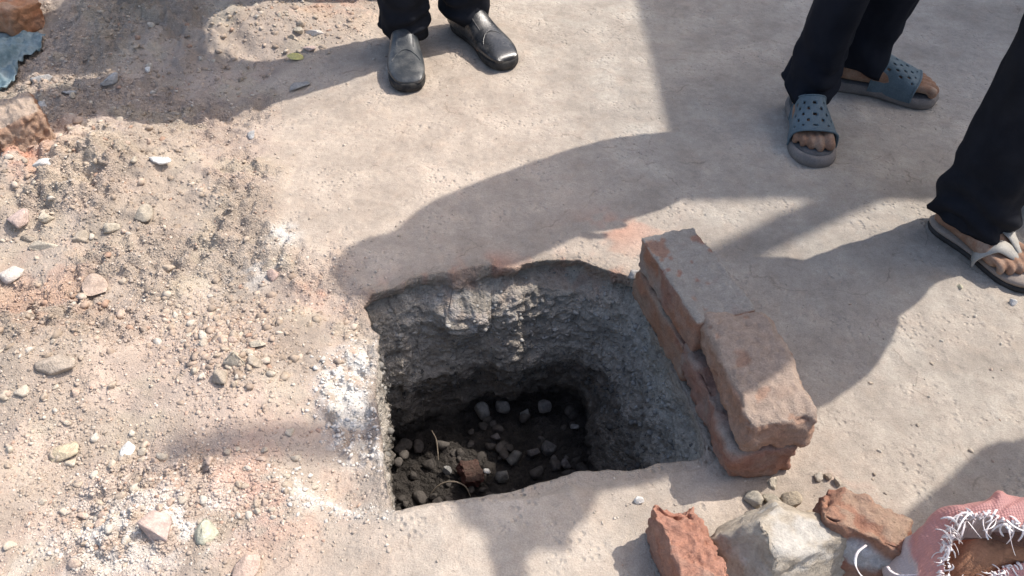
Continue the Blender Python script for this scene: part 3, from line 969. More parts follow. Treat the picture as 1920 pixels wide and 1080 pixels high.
def pick_right(r, n):
    px = r.uniform(500, 1960, n * 3); py = r.uniform(-20, 1100, n * 3)
    u, v = (px - 960) / FPX, (py - 540) / FPX
    t = CAM_H / (SP + v * CP)
    x, y = u * t, t * (CP - v * SP)
    k = (r.random(n * 3) < (.12 + .6 * sstep(.1, .7, fbm2(x, y, 6, 3, 203)))) & (poly_sd(x, y, PIT_POLY) > .012)
    x, y = x[k][:n], y[k][:n]
    return np.column_stack([x, y, H(x, y)])

def pick_pit(r, n):
    rows = r.integers(14, int(ROWS * .75), n)
    j = r.integers(0, NP_, n)
    P = PV[(rows + 4) * NP_ + j]
    return P

def pick_lime(r, n):
    px = r.uniform(480, 760, n * 4); py = r.uniform(600, 1000, n * 4)
    u, v = (px - 960) / FPX, (py - 540) / FPX
    t = CAM_H / (SP + v * CP)
    x, y = u * t, t * (CP - v * SP)
    k = (np.minimum(poly_sd(x, y, LIME_LIP), poly_sd(x, y, LIME_RUN) + .012) < .016 * r.normal(size=n * 4)) & (poly_sd(x, y, PIT_POLY) > .004)
    x, y = x[k][:n], y[k][:n]
    return np.column_stack([x, y, H(x, y)])

Vd, Fd, Cd = grains(1500, pick_lime, .0022, .0105, 304)
Cd = np.clip(Cd * .35 + np.array((.45, .43, .395)), 0, .68)
Va, Fa, Ca = grains(38000, pick_left, .0022, .0085, 301)
def pick_clods(r, n):
    a = r.integers(0, 6, n)
    c = np.array([(130, 330, 150, 75), (330, 100, 130, 65), (150, 180, 130, 60), (560, 50, 110, 40), (300, 600, 220, 45), (440, 640, 80, 55)], float)[a]
    px, py = r.normal(c[:, 0], c[:, 2]), r.normal(c[:, 1], c[:, 3])
    u, v = (px - 960) / FPX, (py - 540) / FPX
    t = CAM_H / (SP + v * CP)
    x, y = u * t, t * (CP - v * SP)
    k = (poly_sd(x, y, PIT_POLY) > .03) & (rubble(x, y) > .5) & (px > -60)
    x, y = x[k], y[k]
    return np.column_stack([x, y, H(x, y) - .001])

Ve, Fe, Ce = grains(3600, pick_clods, .006, .021, 305)
Ce = Ce * np.array((.93, .90, .86))
Vb, Fb, Cb = grains(2600, pick_right, .0018, .0055, 302)
gravel = link_mesh('gravel', np.concatenate([Va, Vb, Vd, Ve]), np.concatenate([Fa, Fb + len(Va), Fd + len(Va) + len(Vb), Fe + len(Va) + len(Vb) + len(Vd)]), M_GRAVEL, smooth=False, col=np.concatenate([Ca, Cb, Cd, Ce]))
tag(gravel, 'loose tan gravel and crumbs strewn over the ground', kind='stuff')
Vc, Fc, Cc = grains(2800, pick_pit, .003, .018, 303)
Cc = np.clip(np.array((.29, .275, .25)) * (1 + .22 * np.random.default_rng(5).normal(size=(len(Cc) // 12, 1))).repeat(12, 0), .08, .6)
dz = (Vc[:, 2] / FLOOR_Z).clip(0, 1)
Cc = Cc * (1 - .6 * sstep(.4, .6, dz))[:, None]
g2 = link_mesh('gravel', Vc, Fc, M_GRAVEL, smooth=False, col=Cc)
tag(g2, 'grey grit and pebbles stuck in the pit walls', kind='stuff')


# ------------------------------------------------------------------ people
M_SKIN = solid_mat('skin', (.28, .165, .11), (.22, .125, .08), 40, .7, .0008, 260, c3=(.34, .26, .20), spec=.25, c3t=(.48, .72))
M_HAIR = solid_mat('black_hair', (.012, .011, .01), (.02, .018, .016), 80, .5, .003, 200)
M_CLOTH = solid_mat('black_trouser_cloth', (.016, .0175, .023), (.011, .012, .016), 14, .9, .0005, 900, spec=.12)
M_NAVY = solid_mat('dark_navy_cloth', (.012, .0145, .022), (.009, .011, .017), 14, .9, .0005, 900, spec=.12)
M_SHIRT = solid_mat('grey_shirt_cloth', (.22, .23, .25), (.19, .2, .22), 20, .9, .0006, 700)
M_SHIRT2 = solid_mat('blue_shirt_cloth', (.12, .17, .26), (.1, .15, .23), 20, .9, .0006, 700)
M_LEATHER = solid_mat('black_shoe_leather', (.018, .02, .023), (.028, .03, .034), 26, .27, .0006, 240, c3=(.15, .14, .125), spec=.6, c3t=(.5, .78))
M_DUSTYLEATHER = solid_mat('dust_covered_shoe_leather', (.03, .036, .043), (.05, .055, .06), 26, .4, .0006, 240, c3=(.13, .13, .125), spec=.5, c3t=(.48, .72))
M_RUBBER = solid_mat('black_rubber', (.02, .02, .021), (.06, .056, .05), 40, .8, .0006, 300)
M_SOLE_GREY = solid_mat('grey_foam_sole', (.22, .195, .18), (.17, .155, .145), 30, .85, .0006, 300)
M_FOOTBED = solid_mat('dark_footbed', (.10, .10, .105), (.07, .07, .072), 40, .85, .0006, 300)
M_STRAP_BLUE = solid_mat('blue_grey_strap', (.105, .15, .18), (.085, .125, .15), 30, .6, .0004, 300, spec=.35)
M_BEIGE = solid_mat('beige_slipper_foam', (.33, .27, .225), (.27, .225, .19), 30, .75, .0005, 300)
M_PALE = solid_mat('pale_slipper_strap', (.38, .36, .32), (.32, .305, .275), 30, .6, .0005, 300)
M_DARKSOLE = solid_mat('dark_slipper_bottom', (.055, .05, .048), (.035, .033, .032), 30, .85, .0005, 300)

def frame2(ang):
    f = np.array((math.cos(ang), math.sin(ang)))
    return f, np.array((f[1], -f[0]))      # forward, right

def place_local(v, heel, ang, side, z=0.0):
    """local foot coordinates (x lateral, y heel to toe, z up) to the world; side +1 right foot"""
    v = np.asarray(v, float)
    f, r = frame2(ang)
    out = np.empty_like(v)
    out[..., 0] = heel[0] + v[..., 1] * f[0] + side * v[..., 0] * r[0]
    out[..., 1] = heel[1] + v[..., 1] * f[1] + side * v[..., 0] * r[1]
    out[..., 2] = v[..., 2] + z
    return out

def foot_into(b, heel, ang, side, z, L=.25):
    st = [(0, 0, .016, .030), (.03, 0, .025, .050), (.10, 0, .032, .075), (.20, 0, .034, .088), (.33, .002, .034, .080), (.48, .004, .037, .060), (.62, .004, .042, .044), (.70, .003, .045, .034), (.74, .003, .042, .026), (.76, .002, .034, .018)]
    ang_ = np.linspace(0, 2 * math.pi, 18, endpoint=False)
    rings = []
    for s, xc, hw, top in st:
        c, sn = np.cos(ang_), np.sin(ang_)
        zz = np.where(sn > 0, top * (.38 + .62 * sn ** .9 if False else .38 + .62 * np.abs(sn) ** 1.1), top * .38 * (1 - np.abs(sn) ** .6))
        rings.append(place_local(np.stack([xc + hw * np.sign(c) * np.abs(c) ** .85, np.full(18, s * L), zz], 1), heel, ang, side, z))
    b.loft(rings)
    for x0, y0, x1, y1, r in ((-.027, .70, -.030, .955, .0118), (-.006, .72, -.008, .975, .0086), (.0105, .71, .0105, .945, .0082), (.0255, .69, .0275, .905, .0078), (.039, .66, .043, .855, .0074)):
        pts = np.array([(x0, y0 * L, .02), ((x0 + x1) / 2, (y0 + y1) / 2 * L, .0195), (x1 * .5 + x0 * .5 + (x1 - x0) * .3, (y0 * .2 + y1 * .8) * L, .0135 + r * .25), (x1, y1 * L - r, r * .95)])
        b.tube(place_local(pts, heel, ang, side, z), [r * 1.05, r * .95, r * .92, r], 10, 5)

OUT_R = [(0, .0), (.012, .045), (.05, .085), (.14, .115), (.35, .108), (.52, .122), (.68, .155), (.78, .163), (.88, .145), (.95, .105), (.985, .06), (1.0, .0)]
OUT_M = [(0, .0), (.012, .045), (.05, .085), (.14, .112), (.35, .094), (.52, .100), (.68, .140), (.78, .158), (.88, .150), (.95, .120), (.985, .075), (1.0, .0)]

def sole_outline(L, W, n=64):
    t = .5 - .5 * np.cos(np.linspace(0, math.pi, n // 2 + 1))
    lat = np.interp(t, *zip(*OUT_R)) * L * W
    med = np.interp(t, *zip(*OUT_M)) * L * W
    P = np.concatenate([np.column_stack([lat, t * L]), np.column_stack([-med[::-1], t[::-1] * L])[1:-1]])
    for _ in range(2):
        P = .25 * np.roll(P, 1, 0) + .5 * P + .25 * np.roll(P, -1, 0)
    return P

def sole_mesh(b, heel, ang, side, L, W, z0, z1, inset=.003, bulge=.002):
    P = sole_outline(L, W)
    c = P.mean(0)
    def ring(ins, z):
        d = P - c
        q = P - d / (np.linalg.norm(d, axis=1)[:, None]) * ins
        zz = np.full(len(P), z) + (.004 * sstep(.8, 1, P[:, 1] / L) if z > .012 else 0)
        return place_local(np.column_stack([q, zz]), heel, ang, side)
    b.loft([ring(inset, z0), ring(0, z0 + .003), ring(-bulge, (z0 + z1) / 2), ring(0, z1 - .003), ring(inset, z1)])

def band(b, pts, wdir, width, thick):
    """flat strap along pts; wdir = unit vectors across it"""
    pts, wdir = np.asarray(pts, float), np.asarray(wdir, float)
    tgv = np.gradient(pts, axis=0); tgv /= np.linalg.norm(tgv, axis=1)[:, None]
    nn = np.cross(tgv, wdir); nn /= np.linalg.norm(nn, axis=1)[:, None]
    w = (np.asarray(width) if np.ndim(width) else np.full(len(pts), width))[:, None] / 2
    h = thick / 2
    rings = np.stack([pts - wdir * w - nn * h * .6, pts - wdir * w + nn * h * .6, pts - wdir * w * .8 + nn * h, pts + nn * h * 1.15, pts + wdir * w * .8 + nn * h, pts + wdir * w + nn * h * .6, pts + wdir * w - nn * h * .6, pts - nn * h], 1)
    b.loft(list(rings))

def slide_sandal(parent, heel, ang, side, L=.285):
    """foam slide with one broad strap pierced by rows of holes"""
    root = bpy.data.objects.new('sandal', None); scene.collection.objects.link(root)
    root.parent = parent; root.location = Vector((heel[0], heel[1], 0)) - origin_of(parent)
    b = MB(); sole_mesh(b, heel, ang, side, L, 1.12, .001, .026, .004, .003); b.build('sole', M_SOLE_GREY, root)
    b = MB(); sole_mesh(b, np.array(heel) + frame2(ang)[0] * .008, ang, side, L - .016, 1.06, .022, .0285, .004, .0); b.build('footbed', M_FOOTBED, root)
    # strap: a grid bent over the foot, some cells left open
    nu, nv = 61, 25
    A = np.linspace(-.06 * math.pi, 1.06 * math.pi, nu)
    Vv = np.linspace(0, 1, nv)
    grid = np.zeros((nu, nv, 3))
    for j, t in enumerate(Vv):
        for i, a in enumerate(A):
            sidef = abs(math.cos(a))
            y0, y1 = .50 - .10 * sidef ** 2.5, .785 - .02 * sidef ** 2 + .02 * math.sin(a)
            y = (y0 + (y1 - y0) * t)
            hw = (np.interp(y, *zip(*OUT_R)) if math.cos(a) > 0 else np.interp(y, *zip(*OUT_M))) * L * 1.12 + .002
            top = .100 - .036 * (y - .45) / .31
            z = .018 + (top - .010) * max(0, math.sin(a)) ** .62 if math.sin(a) > 0 else .018 + .02 * math.sin(a)
            grid[i, j] = (math.copysign(abs(math.cos(a)) ** .8, math.cos(a)) * hw, y * L, z)
    W = place_local(grid.reshape(-1, 3), heel, ang, side)
    F = []
    for i in range(nu - 1):
        for j in range(nv - 1):
            hole = (12 <= i <= 47) and (4 <= j <= 20) and ((i // 2) % 2 == 0) and ((j // 2) % 2 == 0) and (((i // 4) + (j // 4)) % 2 == 0)
            if not hole: F.append((i * nv + j, (i + 1) * nv + j, (i + 1) * nv + j + 1, i * nv + j + 1))
    o = link_mesh('strap', W, F, M_STRAP_BLUE, root)
    m = o.modifiers.new('thick', 'SOLIDIFY'); m.thickness = .0035; m.offset = 1 if side > 0 else -1
    # raised rims of the strap
    b = MB()
    b.tube(W.reshape(nu, nv, 3)[3:-3:2, -1], .0026, 8, 2)
    b.tube(W.reshape(nu, nv, 3)[3:-3:2, 0], .0022, 8, 2)
    b.build('strap_rim', M_STRAP_BLUE, o)
    return root

def thong_slipper(parent, heel, ang, side, L=.265):
    root = bpy.data.objects.new('slipper', None); scene.collection.objects.link(root)
    root.parent = parent; root.location = Vector((heel[0], heel[1], 0)) - origin_of(parent)
    b = MB(); sole_mesh(b, heel, ang, side, L, 1.06, .001, .012, .002, .002); b.build('sole', M_DARKSOLE, root)
    b = MB(); sole_mesh(b, heel, ang, side, L - .002, 1.04, .0105, .022, .003, .0025); b.build('footbed', M_BEIGE, root)
    post = np.array((-.0165, .77 * L, .030))
    b = MB()
    for sgn, y0, hw, top in ((1, .52, .036, .060), (-1, .46, .033, .066)):
        e0 = np.array((sgn * (hw + .002), y0 * L, .014))
        pts = [e0, np.array((sgn * (hw + .004), (y0 + .02) * L, .036)), np.array((sgn * hw * .62, (y0 + .11) * L, top)), np.array((sgn * .010 - .008, (y0 + .22) * L, top - .012)), post + (0, 0, .008), post]
        P, _ = smooth_path(np.array(pts), np.ones(len(pts)), 7)
        P = place_local(P, heel, ang, side)
        t = np.gradient(P, axis=0); t /= np.linalg.norm(t, axis=1)[:, None]
        ctr = place_local(np.array([(0, y0 * L + .04, .0)]), heel, ang, side)[0]
        outv = P - ctr; outv /= np.linalg.norm(outv, axis=1)[:, None]
        wd = np.cross(t, outv); wd /= np.linalg.norm(wd, axis=1)[:, None]
        band(b, P, wd, np.linspace(.042, .019, len(P)), .005)
    b.build('strap', M_PALE, root)
    b = MB(); b.tube(place_local(np.array([post, post * (1, 1, .6)]), heel, ang, side), .0045, 8, 2); b.build('toe_post', M_PALE, root)
    return root

def leather_shoe(parent, heel, ang, side, mat, L=.292):
    root = bpy.data.objects.new('shoe', None); scene.collection.objects.link(root)
    root.parent = parent; root.location = Vector((heel[0], heel[1], 0)) - origin_of(parent)
    st = [(.004, 0, .018, .050), (.02, 0, .028, .066), (.08, 0, .036, .082), (.18, 0, .0385, .094), (.28, .001, .038, .102), (.36, .001, .037, .100), (.44, .002, .038, .090), (.52, .002, .041, .076), (.60, .002, .0445, .064), (.68, .002, .047, .056),
          (.76, .001, .0475, .050), (.84, -.001, .045, .045), (.90, -.003, .041, .041), (.95, -.004, .0355, .037), (.98, -.005, .030, .032), (.994, -.005, .024, .027)]
    K = 36
    a = np.linspace(0, 2 * math.pi, K, endpoint=False)
    rings, tops = [], []
    for s, xc, hw, top in st:
        c, sn = np.cos(a), np.sin(a)
        zb = .018
        x = xc + hw * np.sign(c) * np.abs(c) ** .8
        z = np.where(sn >= 0, zb + .012 + (top - zb - .012) * np.abs(sn) ** (.9 if s < .9 else .7), zb + .012 * (1 - np.abs(sn) ** .4))
        crease = .0022 * math.exp(-((s - .62) / .012) ** 2) + .0016 * math.exp(-((s - .665) / .01) ** 2)
        z = z - crease * (sn > .2)
        rings.append(place_local(np.stack([x, np.full(K, s * L), z], 1), heel, ang, side))
    b = MB(); b.loft(rings)
    up = b.build('upper', mat, root)
    m = up.modifiers.new('round', 'SUBSURF'); m.levels = m.render_levels = 1
    b = MB(); sole_mesh(b, heel, ang, side, L * 1.022, .99, .001, .019, .002, .0015); 
    b.build('sole', M_RUBBER, root)
    b = MB()
    cx = []
    for t in np.linspace(-1, 1, 15):          # apron seam across the toe
        s = .655 + .10 * (1 - t * t) * -1 + .09
        xc = t * .036
        top = np.interp(s, [q[0] for q in st], [q[3] for q in st]); hw = np.interp(s, [q[0] for q in st], [q[2] for q in st])
        zz = .03 + (top - .03) * max(0, 1 - (abs(xc) / hw) ** 2) ** .45 + .0008
        cx.append((xc, s * L, zz))
    b.tube(place_local(np.array(cx), heel, ang, side), .0017, 6, 3)
    for sx in (-1, 1):                        # tongue edges
        cx = []
        for s in np.linspace(.34, .60, 8):
            top = np.interp(s, [q[0] for q in st], [q[3] for q in st]); hw = np.interp(s, [q[0] for q in st], [q[2] for q in st])
            xc = sx * .021
            cx.append((xc, s * L, .03 + (top - .03) * (1 - (abs(xc) / hw) ** 2) ** .45 + .0008))
        b.tube(place_local(np.array(cx), heel, ang, side), .0016, 6, 3)
    b.build('seam', mat, root)
    return root

def trouser_leg(b, ankle, knee, hip, rh, rk, rt, seed, hem_z, dirv, bunch=1.0):
    n, K = 84, 56
    path = np.array([(ankle[0], ankle[1], hem_z), (ankle[0] * .8 + knee[0] * .2, ankle[1] * .8 + knee[1] * .2, hem_z + .10), knee, (knee + hip) / 2, hip])
    P, R = smooth_path(path, np.array([rh, rh * .97, rk, (rk + rt) / 2, rt]), 21)
    tgv = np.gradient(P, axis=0); tgv /= np.linalg.norm(tgv, axis=1)[:, None]
    a = np.linspace(0, 2 * math.pi, K, endpoint=False)
    d = np.array((dirv[0], dirv[1], 0.0))
    rings = []
    for i in range(len(P)):
        t = tgv[i]
        u = d - t * d.dot(t); u /= np.linalg.norm(u)
        w = np.cross(t, u)
        q = u[None] * np.cos(a)[:, None] * 1.08 + w[None] * np.sin(a)[:, None] * .95
        base = P[i] + q * R[i]
        hz = P[i][2] - hem_z
        pt = np.column_stack([base[:, :2] * 13, np.full(K, P[i][2] * 3.2)])
        fold = .007 * fbm3(pt + seed, 1.0, 3, seed) + .004 * fbm3(pt * (1, 1, 2.5) + seed * 2, 2.2, 2, seed + 3)
        ph = 7 * fbm3(np.column_stack([base[:, :2] * 5, np.full(K, P[i][2] * 4)]), 1.0, 2, seed + 9)
        fold = fold + bunch * math.exp(-(hz / .11) ** 2) * .0065 * np.sin(hz * 105 + ph + 2.2 * np.cos(a))
        rings.append(base + q * fold[:, None])
    hem = rings[0].copy()
    hem[:, 2] += .010 * np.cos(a - .5) * -1 + .004 * np.sin(3 * a)
    rings[0] = hem
    c = hem.mean(0)
    inner = [(hem - c) * .94 + c + (0, 0, .006), (hem - c) * .80 + c + (0, 0, .05)]
    b.loft([inner[1], inner[0]] + rings, cap0=False)

def ell(c, rx, ry, ang, n=28):
    a = np.linspace(0, 2 * math.pi, n, endpoint=False)
    f, r = frame2(ang)
    return np.column_stack([c[0] + np.cos(a) * rx * r[0] + np.sin(a) * ry * f[0], c[1] + np.cos(a) * rx * r[1] + np.sin(a) * ry * f[1], np.full(n, c[2])])

def make_person(label, base, face, feet, Ht=1.70, lean=(0, 0), arms=None, shoe='leather', cloth=None, shirt=None, shadow_hem=False, voxel=.006, hem=(.066, .062), hem_z=.05, seed=1, knee_fwd=.02, twist_hips=None, foot_L=.25):
    k = Ht / 1.70
    f, r = frame2(face)
    root = empty('person', (base[0], base[1], 0), label, 'person', None)
    lean = np.asarray(lean, float)
    def loc(x, y, z):
        """right, forward, up in body coordinates to the world; the lean grows with height"""
        z = z * k
        q = np.asarray(base) + r * x * k + f * y * k + lean * max(0, z - 1.1) * 3
        return np.array((q[0], q[1], z))
    b = MB(); tr = MB()
    for i, ft in enumerate(feet):
        heel, ang, side = np.asarray(ft['heel'], float), ft['ang'], ft['side']
        fd, fr = frame2(ang)
        sole = {'leather': .005, 'slide': .029, 'thong': .0225}[shoe]
        ank = heel + fd * ft.get('ank', .062)
        ankle = np.array((ank[0], ank[1], sole + .085))
        hip = loc(side * .088, 0, .90)
        kn = (ankle + hip) / 2 + np.array((*(f * knee_fwd), .03))
        kn[:2] += np.array(ft.get('knee', (0, 0)))
        hm = ft.get('hem', (0, 0))
        b.tube([ankle - (0, 0, .02), ankle + (hm[0] * .7, hm[1] * .7, .03), ankle * .8 + kn * .2 + (hm[0] * .8, hm[1] * .8, .02), kn, (kn + hip) / 2, hip], [.036, .032, .038, .044, .06, .078], 14, 5)
        foot_into(b, heel + fd * {'leather': .02, 'slide': .022, 'thong': .012}[shoe], ang, side, sole, foot_L)
        trouser_leg(tr, np.array((ank[0] + hm[0], ank[1] + hm[1], 0)), kn, loc(side * .085, 0, .86), ft.get('rh', hem[0]), hem[1] + .008, .098, seed * 10 + i, ft.get('hem_z', hem_z), fd, ft.get('bunch', 1.0))
        if shoe == 'leather': leather_shoe(root, heel, ang, side, ft.get('mat', M_LEATHER))
        elif shoe == 'slide': slide_sandal(root, heel, ang, side, ft.get('L', .285))
        else: thong_slipper(root, heel, ang, side, ft.get('L', .265))
    # torso, neck, head
    b.loft([ell(loc(0, 0, z), w * k, d * k, face) for z, w, d in ((.82, .10, .07), (.86, .155, .105), (.95, .16, .108), (1.08, .145, .098), (1.22, .165, .108), (1.34, .18, .112), (1.41, .165, .092), (1.455, .09, .065))])
    b.tube([loc(0, -.005, 1.40), loc(0, .005, 1.47), loc(0, .015, 1.54)], [.064 * k, .056 * k, .056 * k], 14, 4)
    Rz = rot_m(0, 0, face - math.pi / 2)
    b.ball(loc(0, .015, 1.60), np.array((.076, .096, .104)) * k, 20, Rz)
    b.ball(loc(0, .055, 1.535), np.array((.052, .052, .055)) * k, 16, Rz)
    b.tube([loc(0, .100, 1.605), loc(0, .124, 1.572), loc(0, .108, 1.562)], [.008 * k, .014 * k, .012 * k], 8, 3)
    b.tube([loc(-.022, .102, 1.532), loc(0, .108, 1.534), loc(.022, .102, 1.532)], .007 * k, 8, 3)
    for sd in (-1, 1):
        b.ball(loc(sd * .077, .005, 1.585), np.array((.010, .022, .032)) * k, 12, Rz)
        b.tube([loc(sd * .012, .106, 1.622), loc(sd * .045, .090, 1.625)], .008 * k, 8, 2)
    arms = arms or {}
    sh = MB()
    for sd in (-1, 1):
        e, w_ = arms.get(sd, ((sd * .245, -.02, 1.10), (sd * .235, .06, .86)))
        S0, E, Wr = loc(sd * .175, 0, 1.385), loc(*e), loc(*w_)
        b.tube([loc(sd * .10, 0, 1.37), S0, (S0 + E) / 2, E, E * .6 + Wr * .4, Wr], np.array([.06, .056, .047, .040, .041, .027]) * k, 12, 5)
        dv = Wr - E; dv /= np.linalg.norm(dv)
        pal = Wr + dv * .055 * k
        side_v = np.cross(dv, np.array((r[0], r[1], 0)) if abs(dv[2]) > .5 else np.array((0, 0, 1.0))); side_v /= np.linalg.norm(side_v)
        nrm = np.cross(dv, side_v)
        b.tube([Wr, pal - dv * .02, pal + dv * .03], np.array([.028, .036, .034]) * k, 12, 4, flat=.5, up=nrm)
        for q, (o_, ln) in enumerate(((-.027, .066), (-.009, .076), (.009, .072), (.027, .056))):
            p0 = pal + dv * .03 + side_v * o_
            b.tube([p0 - dv * .02, p0 + dv * ln * .5 + nrm * .006, p0 + dv * ln * .95 + nrm * .022], [.0095, .0088, .0075], 8, 3)
        p0 = pal - dv * .02 - side_v * .028
        b.tube([p0, p0 + dv * .03 - side_v * .022 + nrm * .006, p0 + dv * .058 - side_v * .028 + nrm * .014], [.012, .0105, .0085], 8, 3)
        sh.tube([loc(sd * .08, 0, 1.37), S0 + (0, 0, .004), (S0 + E) / 2, E * .9 + S0 * .1], np.array([.085, .075, .068, .064]) * k, 16, 4)
    body = b.build('body', M_SKIN, root)
    m = body.modifiers.new('skin', 'REMESH'); m.mode = 'VOXEL'; m.voxel_size = voxel; m.use_smooth_shade = True
    m = body.modifiers.new('soften', 'SMOOTH'); m.factor = .5; m.iterations = 2
    tr.loft([ell(loc(0, -.005, z), w * k, d * k, face) for z, w, d in ((.74, .05, .06), (.78, .145, .115), (.84, .178, .128), (.90, .182, .130), (.98, .172, .122))])
    tr.build('trousers', cloth or M_CLOTH, root)
    hemline = ((.68, .13, .10), (.682, .155, .128), (.78, .172, .172), (.88, .182, .188), (.98, .182, .155)) if shadow_hem else ((.86, .150, .11), (.862, .192, .140), (.96, .188, .138))  # long flared hem is out of view, shaped to widen the cast shadow
    sh.loft([ell(loc(0, 0, z), w * k, d * k, face) for z, w, d in hemline + ((1.08, .182, .132), (1.22, .19, .135), (1.34, .198, .136), (1.42, .17, .105), (1.468, .085, .075))])
    s_ = sh.build('shirt', shirt or M_SHIRT, root)
    m = s_.modifiers.new('sew', 'REMESH'); m.mode = 'VOXEL'; m.voxel_size = .014; m.use_smooth_shade = True
    m = s_.modifiers.new('soften', 'SMOOTH'); m.factor = .5; m.iterations = 3
    hb = MB()
    hb.ball(loc(0, -.004, 1.618), np.array((.084, .100, .100)) * k, 20, Rz)
    h = hb.build('hair', M_HAIR, root)
    eb = None
    for sd in (-1, 1):
        eb = MB(); eb.ball(loc(sd * .030, .094, 1.602), .011 * k, 10); eb.build('eye', M_PALE, root)
    return root

R_ = math.radians
# the person in black shoes behind the pit
t1 = G(765, 174); t2 = G(958, 130)
a1, a2 = R_(-84), R_(-58)
h1 = t1[:2] - frame2(a1)[0] * .296; h2 = t2[:2] - frame2(a2)[0] * .296
make_person('person in black trousers and dusty black leather shoes beyond the pit', (h1 + h2) / 2 + (0, -.06), R_(-72),
            [dict(heel=h1, ang=a1, side=1, mat=M_DUSTYLEATHER, hem_z=.055, rh=.068, hem=(.0, -.004)), dict(heel=h2, ang=a2, side=-1, hem_z=.06, rh=.066)],
            Ht=1.70, shoe='leather', voxel=.007, seed=1, arms={1: ((.36, -.08, 1.12), (.19, .04, .98)), -1: ((-.36, -.08, 1.12), (-.19, .04, .98))}, shirt=M_SHIRT2)
# the person in blue-grey slide sandals
make_person('person in dark navy trousers and blue-grey slide sandals standing in the shade', (.82, 1.79), R_(-60),
            [dict(heel=(.701, 1.830), ang=R_(-96), side=1, hem_z=.075, rh=.063, L=.288, knee=(.0, .0)), dict(heel=(.785, 1.915), ang=R_(-22), side=-1, hem_z=.07, rh=.060, L=.27, knee=(.03, 0))],
            Ht=1.69, lean=(.0, -.05), shoe='slide', cloth=M_NAVY, voxel=.0032, seed=2, foot_L=.252)
# the person in beige thong slippers, unseen arms and long hem shaped for the shadow
make_person('person in black trousers and beige thong slippers standing on the right by the brick pile', (1.02, 1.325), R_(-75),
            [dict(heel=(.862, 1.362), ang=R_(-59), side=1, knee=(.025, .05), hem_z=.055, rh=.074, L=.245, hem=(.012, -.0)), dict(heel=(1.09, 1.47), ang=R_(-45), side=-1, knee=(.01, .04), hem_z=.055, rh=.072, L=.245)],
            Ht=1.71, shadow_hem=True, lean=(.032, -.072), shoe='thong', voxel=.0032, seed=3, foot_L=.212,
            arms={1: ((.22, .05, 1.32), (.08, .12, 1.57)), -1: ((-.16, -.27, 1.17), (-.19, -.04, .98))})
# two more bystanders whose shadows reach the picture
make_person('person in grey shirt and dark trousers standing right of the woven sack', (1.585, .87), R_(-160),
            [dict(heel=(1.635, .78), ang=R_(-165), side=-1), dict(heel=(1.635, .97), ang=R_(-155), side=1)], Ht=1.68, shoe='leather', voxel=.009, seed=4)
make_person('person in blue shirt and dark trousers standing beyond the dirt heap', (-.45, 2.45), R_(85),
            [dict(heel=(-.56, 2.41), ang=R_(100), side=-1), dict(heel=(-.32, 2.41), ang=R_(74), side=1)], Ht=1.74, arms={1: ((.36, -.08, 1.14), (.19, .03, .98)), -1: ((-.36, -.08, 1.14), (-.19, .03, .98))}, shoe='leather', voxel=.009, seed=5, shirt=M_SHIRT2)

# ------------------------------------------------------------------ the woven sack
def sack_mat():
    m, n, l, b = new_mat('woven_plastic_sack')
    co = n.new('ShaderNodeTexCoord').outputs['Object']
    at = n.new('ShaderNodeAttribute'); at.attribute_name = 'Col'
    w1 = n.new('ShaderNodeTexWave'); w1.inputs['Scale'].default_value = 95; w1.bands_direction = 'X'; l.new(co, w1.inputs['Vector'])
    w2 = n.new('ShaderNodeTexWave'); w2.inputs['Scale'].default_value = 95; w2.bands_direction = 'Y'; l.new(co, w2.inputs['Vector'])
    wv = _math(n, l, 'MULTIPLY', w1.outputs['Fac'], w2.outputs['Fac'])
    k = _range(n, l, wv, 0, 1, .92, 1.06)
    comb = n.new('ShaderNodeCombineColor')
    for i in range(3): l.new(k, comb.inputs[i])
    c = _mix(n, l, 1.0, at.outputs['Color'], comb.outputs[0], 'MULTIPLY')
    l.new(c, b.inputs['Base Color'])
    b.inputs['Roughness'].default_value = .45
    l.new(_bump(n, l, wv, .0008), b.inputs['Normal'])
    tr = n.new('ShaderNodeBsdfTranslucent')
    l.new(c, tr.inputs['Color'])
    mx = n.new('ShaderNodeMixShader'); mx.inputs[0].default_value = .42
    l.new(b.outputs[0], mx.inputs[1]); l.new(tr.outputs[0], mx.inputs[2])
    out = [q for q in n if q.type == 'OUTPUT_MATERIAL'][0]
    l.new(mx.outputs[0], out.inputs['Surface'])
    return m

M_SACK = sack_mat()
M_THREAD = solid_mat('white_sack_fibre', (.78, .74, .72), (.70, .62, .61), 60, .6, .0003, 300)
mouth = [(1796, 975, .165), (1850, 968, .178), (1925, 990, .182), (2010, 1005, .175), (2050, 1050, .150), (1960, 1048, .130), (1880, 1066, .122), (1820, 1095, .120), (1772, 1092, .122), (1776, 1030, .150)]
bulge = [(1778, 957, .150), (1850, 938, .172), (1930, 920, .180), (2050, 930, .165), (2140, 1010, .12), (2080, 1120, .08), (1920, 1150, .075), (1800, 1150, .075), (1706, 1105, .085), (1716, 1000, .115)]
low = [(1752, 985, .06), (1840, 965, .07), (1930, 955, .07), (2060, 965, .06), (2160, 1050, .05), (2100, 1160, .03), (1930, 1190, .03), (1790, 1190, .03), (1660, 1110, .04), (1690, 1020, .06)]
foot_ = [(1740, 1020, 0), (1830, 1005, 0), (1930, 1000, 0), (2060, 1010, 0), (2150, 1080, 0), (2080, 1180, 0), (1920, 1200, 0), (1780, 1200, 0), (1655, 1100, 0), (1690, 1045, 0)]
NS = 160
def pxring(c):
    return catmull([G(a, b_, z) for a, b_, z in c], NS)
r0, r1, r2, r3 = [pxring(c) for c in (mouth, bulge, low, foot_)]
rings, cols = [], []
pinkred, white, inner = np.array((.72, .38, .35)), np.array((.72, .68, .66)), np.array((.60, .26, .14))
ctrl = [r0, r1, r2, r3]
